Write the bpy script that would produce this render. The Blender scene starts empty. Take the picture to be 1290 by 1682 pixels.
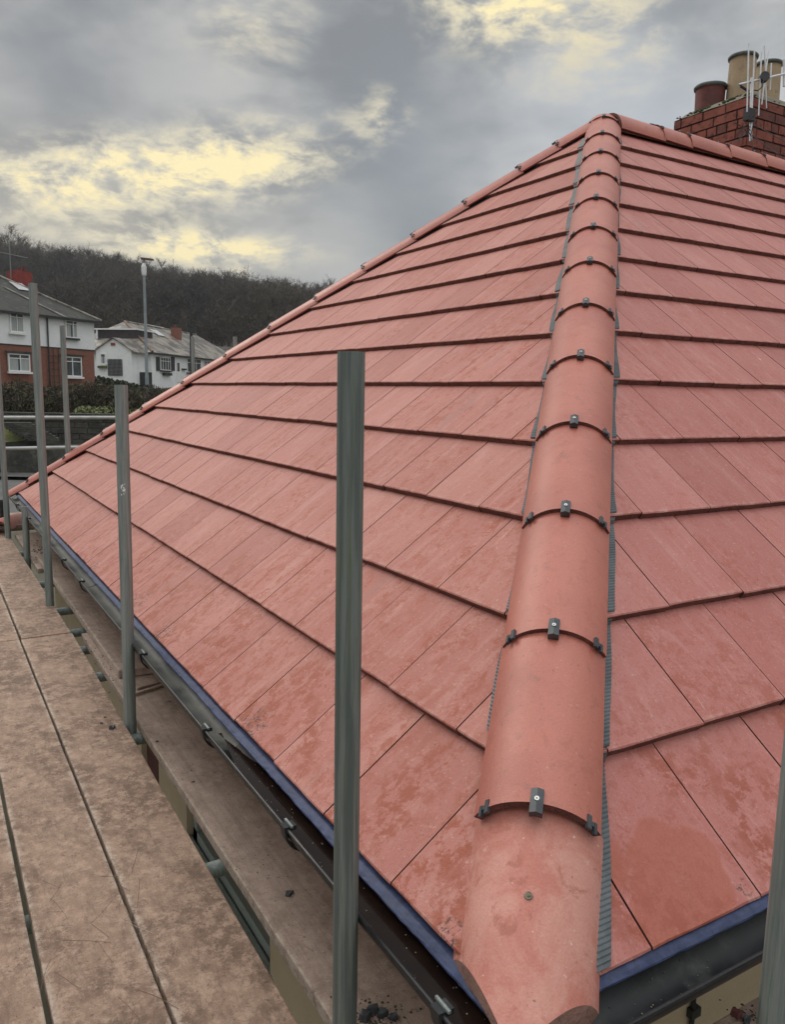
import bpy, bmesh, math, random
import numpy as np
from mathutils import Vector, Matrix
random.seed(7); rng=np.random.default_rng(7)
R=math.radians
scn=bpy.context.scene; COL=scn.collection
# ---------------------------------------------------------------- camera
CAM=Vector((-0.7634,-0.9203,0.9586)); YAW,PIT,ROL,FPX=0.5369,0.1486,0.0181,1309.438
fw=Vector((math.sin(YAW)*math.cos(PIT),math.cos(YAW)*math.cos(PIT),-math.sin(PIT)))
r0=Vector((math.cos(YAW),-math.sin(YAW),0)); u0=r0.cross(fw)
rt=r0*math.cos(ROL)+u0*math.sin(ROL); up=-r0*math.sin(ROL)+u0*math.cos(ROL)
cd=bpy.data.cameras.new("camera"); cam=bpy.data.objects.new("camera",cd); COL.objects.link(cam); scn.camera=cam
M=Matrix((rt,up,-fw)).transposed().to_4x4(); M.translation=CAM; cam.matrix_world=M
cd.sensor_fit='VERTICAL'; cd.sensor_height=24; cd.lens=FPX/1682*24; cd.clip_start=.05; cd.clip_end=6000
scn.view_settings.view_transform='Standard'; scn.view_settings.look='None'; scn.view_settings.exposure=0.2; scn.view_settings.gamma=1
def ray(u,v): return fw+rt*((u-645)/FPX)-up*((v-841)/FPX)
def at(u,v,d): return CAM+ray(u,v)*d
def onx(u,v,x): d=ray(u,v); return CAM+d*((x-CAM.x)/d.x)
def ony(u,v,y): d=ray(u,v); return CAM+d*((y-CAM.y)/d.y)
def onz(u,v,z): d=ray(u,v); return CAM+d*((z-CAM.z)/d.z)
# ---------------------------------------------------------------- node helpers
class NT:
    def __init__(s,nt): s.nt=nt; s.n=nt.nodes; s.l=nt.links
    def node(s,t,**k):
        x=s.n.new(t)
        for a,b in k.items(): setattr(x,a,b)
        return x
    def put(s,sock,v):
        if v is None: return
        if hasattr(v,'is_output'): s.l.new(v,sock)
        else:
            if isinstance(v,(tuple,list)) and len(v)==3 and len(sock.default_value)==4: v=(*v,1)
            sock.default_value=v
    def m(s,op,a,b=None,c=None,clamp=False):
        x=s.node('ShaderNodeMath',operation=op,use_clamp=clamp)
        for i,v in enumerate((a,b,c)):
            if v is not None: s.put(x.inputs[i],v)
        return x.outputs[0]
    def vm(s,op,a,b=None,out=0):
        x=s.node('ShaderNodeVectorMath',operation=op); s.put(x.inputs[0],a)
        if b is not None: s.put(x.inputs[1],b)
        return x.outputs[out]
    def mix(s,f,a,b,bt='MIX'):
        x=s.node('ShaderNodeMix',data_type='RGBA',blend_type=bt); s.put(x.inputs[0],f); s.put(x.inputs[6],a); s.put(x.inputs[7],b); return x.outputs[2]
    def rng(s,v,a,b,c=0,d=1):
        x=s.node('ShaderNodeMapRange',interpolation_type='SMOOTHSTEP')
        for i,q in enumerate((v,a,b,c,d)): s.put(x.inputs[i],q)
        return x.outputs[0]
    def noise(s,vec,scale,detail=4,rough=.6,dist=0):
        x=s.node('ShaderNodeTexNoise'); s.put(x.inputs['Vector'],vec); x.inputs['Scale'].default_value=scale
        x.inputs['Detail'].default_value=detail; x.inputs['Roughness'].default_value=rough; x.inputs['Distortion'].default_value=dist
        return x.outputs[0]
# ---------------------------------------------------------------- sky
SUN_AZ,SUN_EL=R(-18),R(38)      # direction towards the veiled sun, azimuth from +Y towards +X
w=bpy.data.worlds.new("World"); scn.world=w; w.use_nodes=True
T=NT(w.node_tree); T.n.clear()
sky=T.node('ShaderNodeTexSky'); sky.sky_type='NISHITA'; sky.sun_disc=False; sky.sun_elevation=SUN_EL; sky.sun_rotation=SUN_AZ
dirv=T.node('ShaderNodeTexCoord').outputs['Generated']
sp=T.node('ShaderNodeSeparateXYZ'); T.l.new(dirv,sp.inputs[0]); X,Y,Z=sp.outputs
deg=180/math.pi
az=T.m('MULTIPLY',T.m('ARCTAN2',X,Y),deg); el=T.m('MULTIPLY',T.m('ARCSINE',Z),deg)
cmb=T.node('ShaderNodeCombineXYZ'); T.put(cmb.inputs[0],az); T.put(cmb.inputs[1],T.m('MULTIPLY',el,1.9)); ae=cmb.outputs[0]
wn=T.node('ShaderNodeTexNoise'); T.put(wn.inputs['Vector'],ae); wn.inputs['Scale'].default_value=.09; wn.inputs['Detail'].default_value=3
warp=T.vm('MULTIPLY',T.vm('SUBTRACT',wn.outputs[1],(.5,.5,.5)),(5,4,0))
aw=T.vm('ADD',ae,warp)
n1=T.noise(aw,.085,6,.52); n2=T.noise(aw,.34,8,.62,.06); n3=T.noise(T.vm('ADD',aw,(40,13,5)),.16,5,.5)
sw=T.node('ShaderNodeSeparateXYZ'); T.put(sw.inputs[0],aw); azw=sw.outputs[0]; elw=T.m('DIVIDE',sw.outputs[1],1.9)
def patch(a0,e0,wa,we,tilt=0):
    c,s_=math.cos(R(tilt)),math.sin(R(tilt))
    da=T.m('SUBTRACT',azw,a0); de=T.m('SUBTRACT',elw,e0)
    p=T.m('DIVIDE',T.m('ADD',T.m('MULTIPLY',da,c),T.m('MULTIPLY',de,s_)),wa)
    q=T.m('DIVIDE',T.m('SUBTRACT',T.m('MULTIPLY',de,c),T.m('MULTIPLY',da,s_)),we)
    r2=T.m('ADD',T.m('MULTIPLY',p,p),T.m('MULTIPLY',q,q))
    return T.m('EXPONENT',T.m('MULTIPLY',r2,-1))
def addm(*a):
    r=a[0]
    for b in a[1:]: r=T.m('ADD',r,b)
    return r
base=T.mix(T.rng(n1,.34,.66),(.215,.225,.235),(.49,.485,.465))
base=T.mix(T.m('MULTIPLY',patch(31,15,6,7.5,-15),.75),base,(.235,.258,.285))
base=T.mix(T.m('MULTIPLY',patch(10,19,7,3.5,10),.6),base,(.25,.26,.275))
base=T.mix(T.m('MULTIPLY',patch(47,14,9,8),.75),base,(.54,.58,.63))
base=T.mix(T.m('MULTIPLY',patch(8,8,14,6),.6),base,(.50,.455,.355))
det=T.rng(n2,.33,.68)
glow=addm(T.m('MULTIPLY',patch(18,14.6,7,2.1,8),1.3),T.m('MULTIPLY',patch(8,12.6,7,2.2,8),.95),T.m('MULTIPLY',patch(17.5,9.4,7.0,1.2,0),1.5),T.m('MULTIPLY',patch(38.5,24,6,2.6,-5),1.0),T.m('MULTIPLY',patch(29,18,2.6,2.0),.4),T.m('MULTIPLY',patch(21,22.5,4,2.4,20),.42),T.m('MULTIPLY',patch(44,21,6,4),.3))
gl=T.m('MULTIPLY',glow,T.m('ADD',T.m('MULTIPLY',det,.95),.12),clamp=True)
base=T.mix(T.rng(gl,.04,.55),base,(.68,.62,.46))
base=T.mix(T.rng(gl,.40,1.0),base,(1.0,.85,.47))
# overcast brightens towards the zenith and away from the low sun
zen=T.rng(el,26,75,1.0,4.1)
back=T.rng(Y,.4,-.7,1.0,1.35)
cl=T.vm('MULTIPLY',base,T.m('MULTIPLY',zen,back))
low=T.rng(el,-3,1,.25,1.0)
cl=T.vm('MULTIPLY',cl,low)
b1=T.node('ShaderNodeBackground'); T.put(b1.inputs[0],sky.outputs[0]); b1.inputs[1].default_value=.1
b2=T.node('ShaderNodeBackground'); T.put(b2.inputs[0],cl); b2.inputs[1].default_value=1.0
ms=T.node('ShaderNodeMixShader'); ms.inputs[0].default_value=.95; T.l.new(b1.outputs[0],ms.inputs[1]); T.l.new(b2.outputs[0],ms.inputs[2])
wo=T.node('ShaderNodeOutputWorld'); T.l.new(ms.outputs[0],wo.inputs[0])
ld=bpy.data.lights.new("sun",'SUN'); ld.energy=.9; ld.angle=R(25); ld.color=(1,.95,.86)
sun=bpy.data.objects.new("sun",ld); COL.objects.link(sun)
sdir=Vector((math.sin(SUN_AZ)*math.cos(SUN_EL),math.cos(SUN_AZ)*math.cos(SUN_EL),math.sin(SUN_EL)))
sun.rotation_euler=sdir.to_track_quat('Z','Y').to_euler()
# ---------------------------------------------------------------- materials
def newmat(name):
    m=bpy.data.materials.new(name); m.use_nodes=True; t=NT(m.node_tree); t.n.clear()
    o=t.node('ShaderNodeOutputMaterial'); b=t.node('ShaderNodeBsdfPrincipled'); t.l.new(b.outputs[0],o.inputs[0])
    t.b=b; t.pos=t.node('ShaderNodeNewGeometry').outputs['Position']; return m,t
def bump(t,h,st,dist=.01):
    x=t.node('ShaderNodeBump'); x.inputs['Strength'].default_value=st; x.inputs['Distance'].default_value=dist; t.put(x.inputs['Height'],h); t.l.new(x.outputs[0],t.b.inputs['Normal'])
def simple(name,c1,c2,scale=3,rough=.6,bst=.3,bd=.005,stretch=(1,1,1),fine=60,metal=0,spec=.5,c3=None,th=(.35,.65),r2=None,det=6):
    m,t=newmat(name); v=t.vm('MULTIPLY',t.pos,stretch)
    n=t.noise(v,scale,det,.62,.2); f=t.noise(v,fine,3,.6)
    c=t.mix(t.rng(n,*th),c1,c2)
    if c3: c=t.mix(t.rng(t.noise(t.vm('ADD',v,(3,7,1)),scale*2.3,6,.65),.52,.7),c,c3)
    c=t.mix(.35,c,t.mix(f,(.35,.35,.35),(.75,.75,.75)),'OVERLAY')
    t.put(t.b.inputs['Base Color'],c); t.put(t.b.inputs['Roughness'],t.rng(n,.3,.7,rough,rough if r2 is None else r2)); t.b.inputs['Metallic'].default_value=metal
    t.b.inputs['Specular IOR Level'].default_value=spec
    bump(t,t.m('ADD',t.m('MULTIPLY',n,.6),f),bst,bd); return m
def addm2(t,*a):
    r=a[0]
    for b in a[1:]: r=t.m('ADD',r,b)
    return r
def gauss(t,c,r):   # 1 at point c, falls off over r metres
    d=t.vm('DISTANCE',t.pos,c,1); q=t.m('DIVIDE',d,r); return t.m('EXPONENT',t.m('MULTIPLY',t.m('MULTIPLY',q,q),-1))
def tilemat(name,stretch,tint=(1,1,1),side=0):
    m,t=newmat(name)
    v=t.vm('MULTIPLY',t.pos,stretch)
    at_=t.node('ShaderNodeAttribute'); at_.attribute_name='tint'; tv=at_.outputs['Fac']
    off=t.vm('ADD',v,t.vm('MULTIPLY',at_.outputs['Color'],(37,19,11)))
    k=lambda c:tuple(a*b for a,b in zip(c,(tint[0]*.92,tint[1]*.95,tint[2]*.97)))
    sc_=t.node('ShaderNodeSeparateColor'); t.put(sc_.inputs[0],at_.outputs['Color']); tv=sc_.outputs[0]; edge=sc_.outputs[1]
    off=t.vm('ADD',v,t.vm('MULTIPLY',t.vm('MULTIPLY',at_.outputs['Color'],(1,0,1)),(37,19,11)))
    nb=t.noise(t.pos,1.1,4,.6); ns=t.noise(off,7,9,.74,.5); nm=t.noise(t.vm('ADD',t.pos,(9,2,4)),24,9,.78,.25); nf=t.noise(t.pos,260,5,.75); ng=t.noise(t.vm('ADD',off,(5,5,5)),2.6,8,.72,.5)
    nl=t.noise(t.vm('ADD',off,(2,9,5)),3.2,9,.75,.6)
    c=t.mix(t.rng(nb,.3,.7),k((.50,.185,.150)),k((.44,.155,.122)))
    c=t.mix(t.m('MULTIPLY',t.rng(ns,.46,.68),.55),c,k((.60,.30,.25)))          # lime bloom
    c=t.mix(t.m('MULTIPLY',t.m('MULTIPLY',t.rng(nm,.485,.56),t.rng(nl,.42,.58)),.9 if side==0 else .55),c,k((.37,.085,.042)))      # worn blotches
    c=t.mix(t.m('MULTIPLY',t.rng(ng,.60,.70),.55),c,k((.30,.20,.175)))            # grey scuffs
    white=t.noise(t.vm('ADD',t.vm('MULTIPLY',off,(1,1.6,1)),(1,8,2)),14,9,.8,1.0)
    c=t.mix(t.m('MULTIPLY',t.m('MULTIPLY',t.rng(white,.60,.70),t.rng(ng,.62,.45)),.75),c,(.74,.56,.49))
    c=t.mix(t.m('MULTIPLY',t.m('SUBTRACT',tv,.5),1.0,clamp=True),c,k((.56,.25,.205)))
    c=t.mix(t.m('MULTIPLY',t.m('SUBTRACT',.5,tv),1.0,clamp=True),c,k((.36,.125,.10)))
    fl=t.noise(t.vm('ADD',t.pos,(7,7,7)),120,4,.7); c=t.mix(t.m('MULTIPLY',t.rng(fl,.60,.68),.55),c,(.62,.38,.32)); c=t.mix(t.m('MULTIPLY',t.rng(fl,.40,.32),.6),c,k((.22,.075,.055)))
    wear=t.m('MULTIPLY',edge,t.rng(t.noise(t.vm('ADD',t.pos,(3,3,9)),28,6,.7),.48,.62)); c=t.mix(t.m('MULTIPLY',wear,.4),c,(.58,.36,.30))
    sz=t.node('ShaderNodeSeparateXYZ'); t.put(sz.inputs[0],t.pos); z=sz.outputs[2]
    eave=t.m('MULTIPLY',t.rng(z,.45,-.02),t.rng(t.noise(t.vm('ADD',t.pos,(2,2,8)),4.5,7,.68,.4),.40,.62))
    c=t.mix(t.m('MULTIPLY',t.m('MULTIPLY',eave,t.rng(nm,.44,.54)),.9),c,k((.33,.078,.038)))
    pit=t.noise(t.pos,95,2,.5); c=t.mix(t.m('MULTIPLY',t.rng(pit,.74,.79),.8),c,(.06,.03,.025))
    rough=t.m('ADD',t.rng(nm,.3,.7,.62,.50),t.m('MULTIPLY',t.m('SUBTRACT',nf,.5),.3))
    spots=[((-.0289,3.52,0),.09),((.0,2.62,.02),.12),((.01,2.13,.01),.07),((.008,1.15,.008),.08),((0,.14,0),.04)] if side==0 else [((.60,-.03,.0),.022),((.9,.05,.06),.05)]
    g=None
    for cpos,r in spots:
        q=gauss(t,cpos,r); g=q if g is None else t.m('ADD',g,q)
    mo=t.m('MULTIPLY',g,t.rng(t.noise(t.vm('ADD',t.pos,(1,1,1)),85,5,.75),.50,.58))
    c=t.mix(t.m('MULTIPLY',t.rng(mo,.25,.7),.85),c,(.06,.045,.038))
    if side==1:
        wv=t.vm('ADD',t.pos,t.vm('MULTIPLY',t.vm('SUBTRACT',t.node_col(t.pos,7),(.5,.5,.5)),(.15,.15,.15)))
        d=t.vm('DISTANCE',wv,(.475,.02,.03),1); d2=t.vm('DISTANCE',wv,(.405,-.03,0),1); d3=t.vm('DISTANCE',wv,(.33,.085,.09),1)
        wet=t.m('MAXIMUM',t.rng(d,.122,.104),t.m('MAXIMUM',t.rng(d2,.110,.095),t.rng(d3,.06,.050)))
        c=t.mix(wet,c,t.mix(1.0,t.mix(.55,c,(.42,.14,.10)),(.95,.80,.72),'MULTIPLY')); rough=t.m('SUBTRACT',rough,t.m('MULTIPLY',wet,.08))
    c=t.mix(.45,c,t.mix(nf,(.25,.25,.25),(.8,.8,.8)),'OVERLAY')
    t.put(t.b.inputs['Base Color'],c); t.put(t.b.inputs['Roughness'],rough); t.b.inputs['Specular IOR Level'].default_value=.38 if side==0 else .5
    bump(t,addm2(t,t.m('MULTIPLY',nf,.6),t.m('MULTIPLY',nm,1.0),t.m('MULTIPLY',ns,.8),t.m('MULTIPLY',fl,.5)),.7,.0022)
    return m
def node_col(s,vec,scale):
    x=s.node('ShaderNodeTexNoise'); s.put(x.inputs['Vector'],vec); x.inputs['Scale'].default_value=scale; x.inputs['Detail'].default_value=6; return x.outputs[1]
NT.node_col=node_col
M={}
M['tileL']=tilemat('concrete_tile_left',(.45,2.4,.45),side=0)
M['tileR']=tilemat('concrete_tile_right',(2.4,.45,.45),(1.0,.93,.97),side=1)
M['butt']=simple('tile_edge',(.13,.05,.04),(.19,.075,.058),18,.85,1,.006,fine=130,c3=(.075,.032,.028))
def hipmat():
    m,t=newmat('hip_tile_red'); a=t.noise(t.pos,3,6,.65,.3); b=t.noise(t.vm('ADD',t.pos,(4,4,1)),26,7,.7,.6); f=t.noise(t.pos,240,4,.75); p_=t.noise(t.vm('ADD',t.pos,(1,5,3)),90,3,.6); st=t.noise(t.vm('MULTIPLY',t.vm('ADD',t.pos,(1,1,1)),(9,9,1.2)),2.2,6,.7)
    c=t.mix(t.rng(a,.35,.65),(.475,.155,.112),(.41,.13,.098)); c=t.mix(t.m('MULTIPLY',t.rng(b,.52,.66),.3),c,(.30,.085,.05)); c=t.mix(t.m('MULTIPLY',t.rng(b,.36,.26),.35),c,(.50,.24,.19))
    c=t.mix(t.m('MULTIPLY',t.rng(st,.58,.70),.4),c,(.17,.09,.075)); c=t.mix(t.m('MULTIPLY',t.rng(p_,.66,.72),.6),c,(.16,.06,.05)); c=t.mix(t.m('MULTIPLY',t.rng(p_,.33,.28),.4),c,(.62,.38,.32))
    c=t.mix(.5,c,t.mix(f,(.2,.2,.2),(.85,.85,.85)),'OVERLAY')
    t.put(t.b.inputs['Base Color'],c); t.put(t.b.inputs['Roughness'],t.m('ADD',t.rng(a,.3,.7,.36,.46),t.m('MULTIPLY',t.m('SUBTRACT',f,.5),.3))); t.b.inputs['Specular IOR Level'].default_value=.6
    bump(t,addm2(t,f,t.m('MULTIPLY',b,.8),t.m('MULTIPLY',p_,.6)),.6,.0016); return m
def hipend():
    m,t=newmat('hip_tile_worn'); 
    a=t.noise(t.pos,9,7,.7,.5); b=t.noise(t.vm('ADD',t.pos,(4,4,1)),16,6,.7,.8); f=t.noise(t.pos,220,3,.7); s=t.noise(t.vm('ADD',t.pos,(1,5,3)),60,3,.6)
    c=t.mix(t.rng(a,.35,.65),(.47,.165,.125),(.56,.265,.215)); c=t.mix(t.m('MULTIPLY',t.rng(b,.56,.66),.55),c,(.32,.095,.06))
    c=t.mix(t.m('MULTIPLY',t.rng(b,.30,.38,1,0),.5),c,(.66,.46,.40)); c=t.mix(t.m('MULTIPLY',t.rng(s,.69,.74),.8),c,(.72,.58,.52)); c=t.mix(t.m('MULTIPLY',t.rng(t.noise(t.pos,42,2,.5),.73,.78),.7),c,(.1,.06,.05))
    c=t.mix(.45,c,t.mix(f,(.25,.25,.25),(.8,.8,.8)),'OVERLAY')
    t.put(t.b.inputs['Base Color'],c); t.b.inputs['Roughness'].default_value=.62; bump(t,t.m('ADD',f,t.m('MULTIPLY',a,1.5)),.5,.002); return m
M['hipworn']=hipend()
M['hip']=hipmat()
M['joint']=simple('tile_joint',(.075,.026,.02),(.11,.04,.03),20,.9,.3,.002)
M['cut']=simple('sawn_tile_edge',(.27,.15,.115),(.34,.19,.15),20,.85,.9,.003,fine=120,c3=(.20,.10,.075))
M['tray']=simple('grey_plastic_tray',(.075,.09,.10),(.125,.142,.155),9,.5,.3,.002)
M['clip']=simple('black_plastic',(.032,.038,.045),(.06,.066,.075),20,.42,.2,.001)
M['screw']=simple('steel',(.5,.5,.5),(.65,.65,.64),30,.35,.1,.001,metal=.9)
M['gutter']=simple('black_gutter',(.010,.011,.013),(.022,.024,.026),6,.34,.25,.001,r2=.5,c3=(.04,.042,.042),spec=.35)
M['gutterdirty']=simple('silted_gutter',(.045,.05,.05),(.10,.10,.088),5,.32,.3,.001,r2=.55,c3=(.14,.135,.11))
M['blue']=simple('blue_membrane',(.022,.034,.088),(.042,.058,.135),30,.6,.5,.002,fine=60,c3=(.035,.04,.07),stretch=(1,1,1))
M['blackfelt']=simple('black_underlay',(.012,.012,.013),(.03,.03,.032),20,.6,.4,.003)
M['water']=simple('dirty_water',(.010,.006,.005),(.014,.008,.006),10,.08,.1,.0006,r2=.1,fine=30,spec=.12)
M['wall']=simple('cream_render',(.55,.44,.30),(.60,.48,.34),4,.8,.25,.002,fine=120)
M['galv']=simple('galvanised_steel',(.17,.205,.20),(.31,.335,.32),2.6,.5,.5,.0012,stretch=(26,26,.9),fine=40,metal=.3,c3=(.14,.215,.185),r2=.62,det=9)
M['galvdark']=simple('dull_galvanised_steel',(.11,.135,.13),(.21,.235,.222),2.6,.6,.6,.0012,stretch=(26,26,.9),fine=40,metal=.25,c3=(.15,.175,.105),r2=.7,det=9,th=(.40,.62))
M['rail']=simple('bright_tube',(.34,.36,.36),(.45,.47,.46),7,.5,.2,.001,metal=.3)
def boardmat(name,c1,c2,c3,grain,streak):
    m,t=newmat(name); v=t.vm('MULTIPLY',t.pos,streak)
    a=t.noise(t.vm('MULTIPLY',t.pos,(1,.6,1)),5,9,.74,.1); b=t.noise(t.vm('ADD',t.pos,(3,1,6)),24,10,.84,.1); f=t.noise(t.pos,260,4,.75); g=t.noise(v,grain,8,.75,.3); d=t.noise(t.vm('ADD',t.pos,(8,8,1)),42,7,.82)
    gc=t.node('ShaderNodeTexCoord').outputs['Generated']; sg=t.node('ShaderNodeSeparateXYZ'); t.put(sg.inputs[0],gc); ex=t.m('ABSOLUTE',t.m('SUBTRACT',sg.outputs[0],.5))
    c=t.mix(t.rng(a,.42,.58),c1,c2); c=t.mix(t.m('MULTIPLY',t.rng(b,.44,.62),.85),c,c3); c=t.mix(t.m('MULTIPLY',t.rng(g,.46,.64),.4),c,tuple(x*.55 for x in c1))
    c=t.mix(t.m('MULTIPLY',t.rng(d,.56,.66),.75),c,tuple(x*.42 for x in c1)); c=t.mix(t.m('MULTIPLY',t.rng(d,.40,.30),.55),c,(.52,.44,.37))
    c=t.mix(t.m('MULTIPLY',t.m('MULTIPLY',t.rng(ex,.40,.49),t.rng(b,.42,.56)),.7),c,(.50,.41,.34))
    c=t.mix(.6,c,t.mix(f,(.15,.15,.15),(.9,.9,.9)),'OVERLAY')
    t.put(t.b.inputs['Base Color'],c); t.put(t.b.inputs['Roughness'],t.rng(b,.3,.7,.6,.8)); bump(t,addm2(t,f,g,t.m('MULTIPLY',b,1.5),d),.8,.003); return m
M['board']=boardmat('worn_board',(.165,.100,.068),(.30,.195,.138),(.47,.325,.24),24,(1.2,.35,1))
M['wood']=boardmat('weathered_timber',(.27,.19,.15),(.36,.265,.215),(.44,.33,.27),20,(3,.15,1))
M['woodx']=boardmat('weathered_timber_across',(.27,.19,.15),(.36,.265,.215),(.44,.33,.27),20,(.15,3,1))
M['slot']=simple('dark_gap',(.02,.015,.012),(.035,.022,.018),30,.9)
M['maroon']=simple('dark_red_brick',(.085,.022,.022),(.12,.035,.03),8,.7)
M['frame']=simple('grey_upvc',(.30,.34,.31),(.34,.38,.35),8,.5,.1)
M['glassdark']=simple('dark_glass',(.03,.022,.02),(.06,.04,.035),3,.1,.05)
M['slatechip']=simple('slate_chip',(.025,.028,.032),(.05,.055,.06),40,.6,.5,.003)
M['dirt']=simple('soil',(.025,.022,.018),(.06,.05,.04),40,.9,.8,.005)
M['white']=simple('white_render',(.80,.83,.85),(.86,.88,.89),.8,.8,.15,.01,fine=9,c3=(.72,.75,.76))
M['whitepaint']=simple('white_paint',(.78,.80,.80),(.82,.83,.83),3,.5,.05)
M['curtain']=simple('net_curtain',(.30,.33,.33),(.42,.45,.44),5,.8,.2,.02,stretch=(6,6,.2))
M['glass']=simple('window_glass',(.035,.045,.05),(.08,.09,.095),1.2,.12,.03)
def brickmat(name,c1,c2,mort,sc,ex,ey,mw=.02):
    m,t=newmat(name)
    cx=t.node('ShaderNodeCombineXYZ'); t.put(cx.inputs[0],t.vm('DOT_PRODUCT',t.pos,ex,1)); 
    sz=t.node('ShaderNodeSeparateXYZ'); t.put(sz.inputs[0],t.pos); t.put(cx.inputs[1],sz.outputs[2])
    b=t.node('ShaderNodeTexBrick'); t.put(b.inputs['Vector'],cx.outputs[0]); b.inputs['Scale'].default_value=1; b.inputs['Brick Width'].default_value=.225*sc; b.inputs['Row Height'].default_value=.075*sc; b.inputs['Mortar Size'].default_value=mw*sc
    b.inputs['Color1'].default_value=(*c1,1); b.inputs['Color2'].default_value=(*c2,1); b.inputs['Mortar'].default_value=(*mort,1); b.inputs['Bias'].default_value=0
    n=t.noise(t.pos,6,6,.7); c=t.mix(.5,b.outputs[0],t.mix(n,(.15,.15,.15),(.85,.85,.85)),'OVERLAY')
    t.put(t.b.inputs['Base Color'],c); t.b.inputs['Roughness'].default_value=.85; bump(t,t.m('SUBTRACT',t.m('MULTIPLY',n,.3),b.outputs[1]),.6,.01); return m
M['roofslate']=simple('grey_slate_roof',(.022,.023,.021),(.042,.041,.036),.9,.75,.5,.05,fine=7,c3=(.08,.078,.066))
M['roofslate2']=simple('mossy_stone_slate_roof',(.075,.066,.06),(.26,.235,.20),.8,.45,.5,.06,fine=4,c3=(.05,.046,.044),th=(.42,.58))
M['darktile']=simple('dark_hung_tile',(.035,.03,.035),(.06,.05,.055),2,.8,.3,.03)
M['black']=simple('black_paint',(.015,.017,.02),(.03,.032,.035),5,.5)
M['redchim']=simple('red_chimney',(.22,.04,.033),(.28,.055,.042),3,.8,.3,.02)
M['brownwood']=simple('brown_window',(.12,.06,.035),(.16,.08,.05),3,.5)
M['terrared']=simple('dark_terracotta',(.11,.035,.032),(.17,.05,.042),7,.65,.3,.003,c3=(.08,.035,.03))
M['buff']=simple('buff_clay',(.36,.27,.17),(.42,.32,.20),6,.7,.3,.003,c3=(.27,.20,.13))
M['potrim']=simple('pot_rim_grey',(.07,.09,.085),(.11,.13,.12),9,.7)
M['alu']=simple('aluminium',(.55,.56,.58),(.68,.69,.7),9,.4,.1,metal=.6)
M['mortar']=simple('mossy_mortar',(.17,.15,.115),(.24,.21,.16),18,.9,.8,.01,c3=(.055,.06,.025))
M['moss']=simple('moss',(.03,.045,.012),(.06,.075,.02),60,.9,1,.01)
M['lamp']=simple('lamp_grey',(.24,.28,.30),(.30,.34,.36),2,.5,.1,metal=.3)
M['grass']=simple('lawn',(.10,.12,.035),(.16,.17,.055),.8,.9,.5,.05,fine=8)
M['ground']=simple('ground_earth',(.07,.065,.045),(.10,.095,.06),.15,.95,.5,.1,fine=3)
M['hill']=simple('woodland_floor',(.028,.024,.019),(.05,.038,.027),.03,.95,.5,.3,fine=.6)
M['asphalt']=simple('asphalt',(.075,.075,.075),(.11,.108,.105),1.1,.85,.3,.01,fine=30)
M['stone']=simple('dark_stone',(.035,.035,.03),(.07,.067,.058),1.6,.9,1,.04,fine=6,c3=(.10,.10,.085))
M['twig']=simple('bare_twigs',(.036,.033,.034),(.080,.064,.046),.014,.9,.1,th=(.42,.58))
M['twig2']=simple('bare_twigs_light',(.055,.048,.042),(.105,.085,.06),.014,.9,.1,th=(.42,.58))
M['bark']=simple('grey_bark',(.07,.063,.052),(.11,.1,.085),.3,.9,.1)
M['ever']=simple('evergreen_leaf',(.020,.028,.014),(.036,.046,.022),.4,.8,.1)
M['hedgeb']=simple('brown_hedge_twigs',(.06,.045,.035),(.095,.07,.05),.8,.9,.1)
M['hedgeg']=simple('green_hedge_leaf',(.05,.065,.02),(.10,.12,.04),.8,.8,.1)
M['hedgel']=simple('pale_hedge_leaf',(.17,.19,.085),(.26,.28,.13),1.5,.8,.1)
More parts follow.
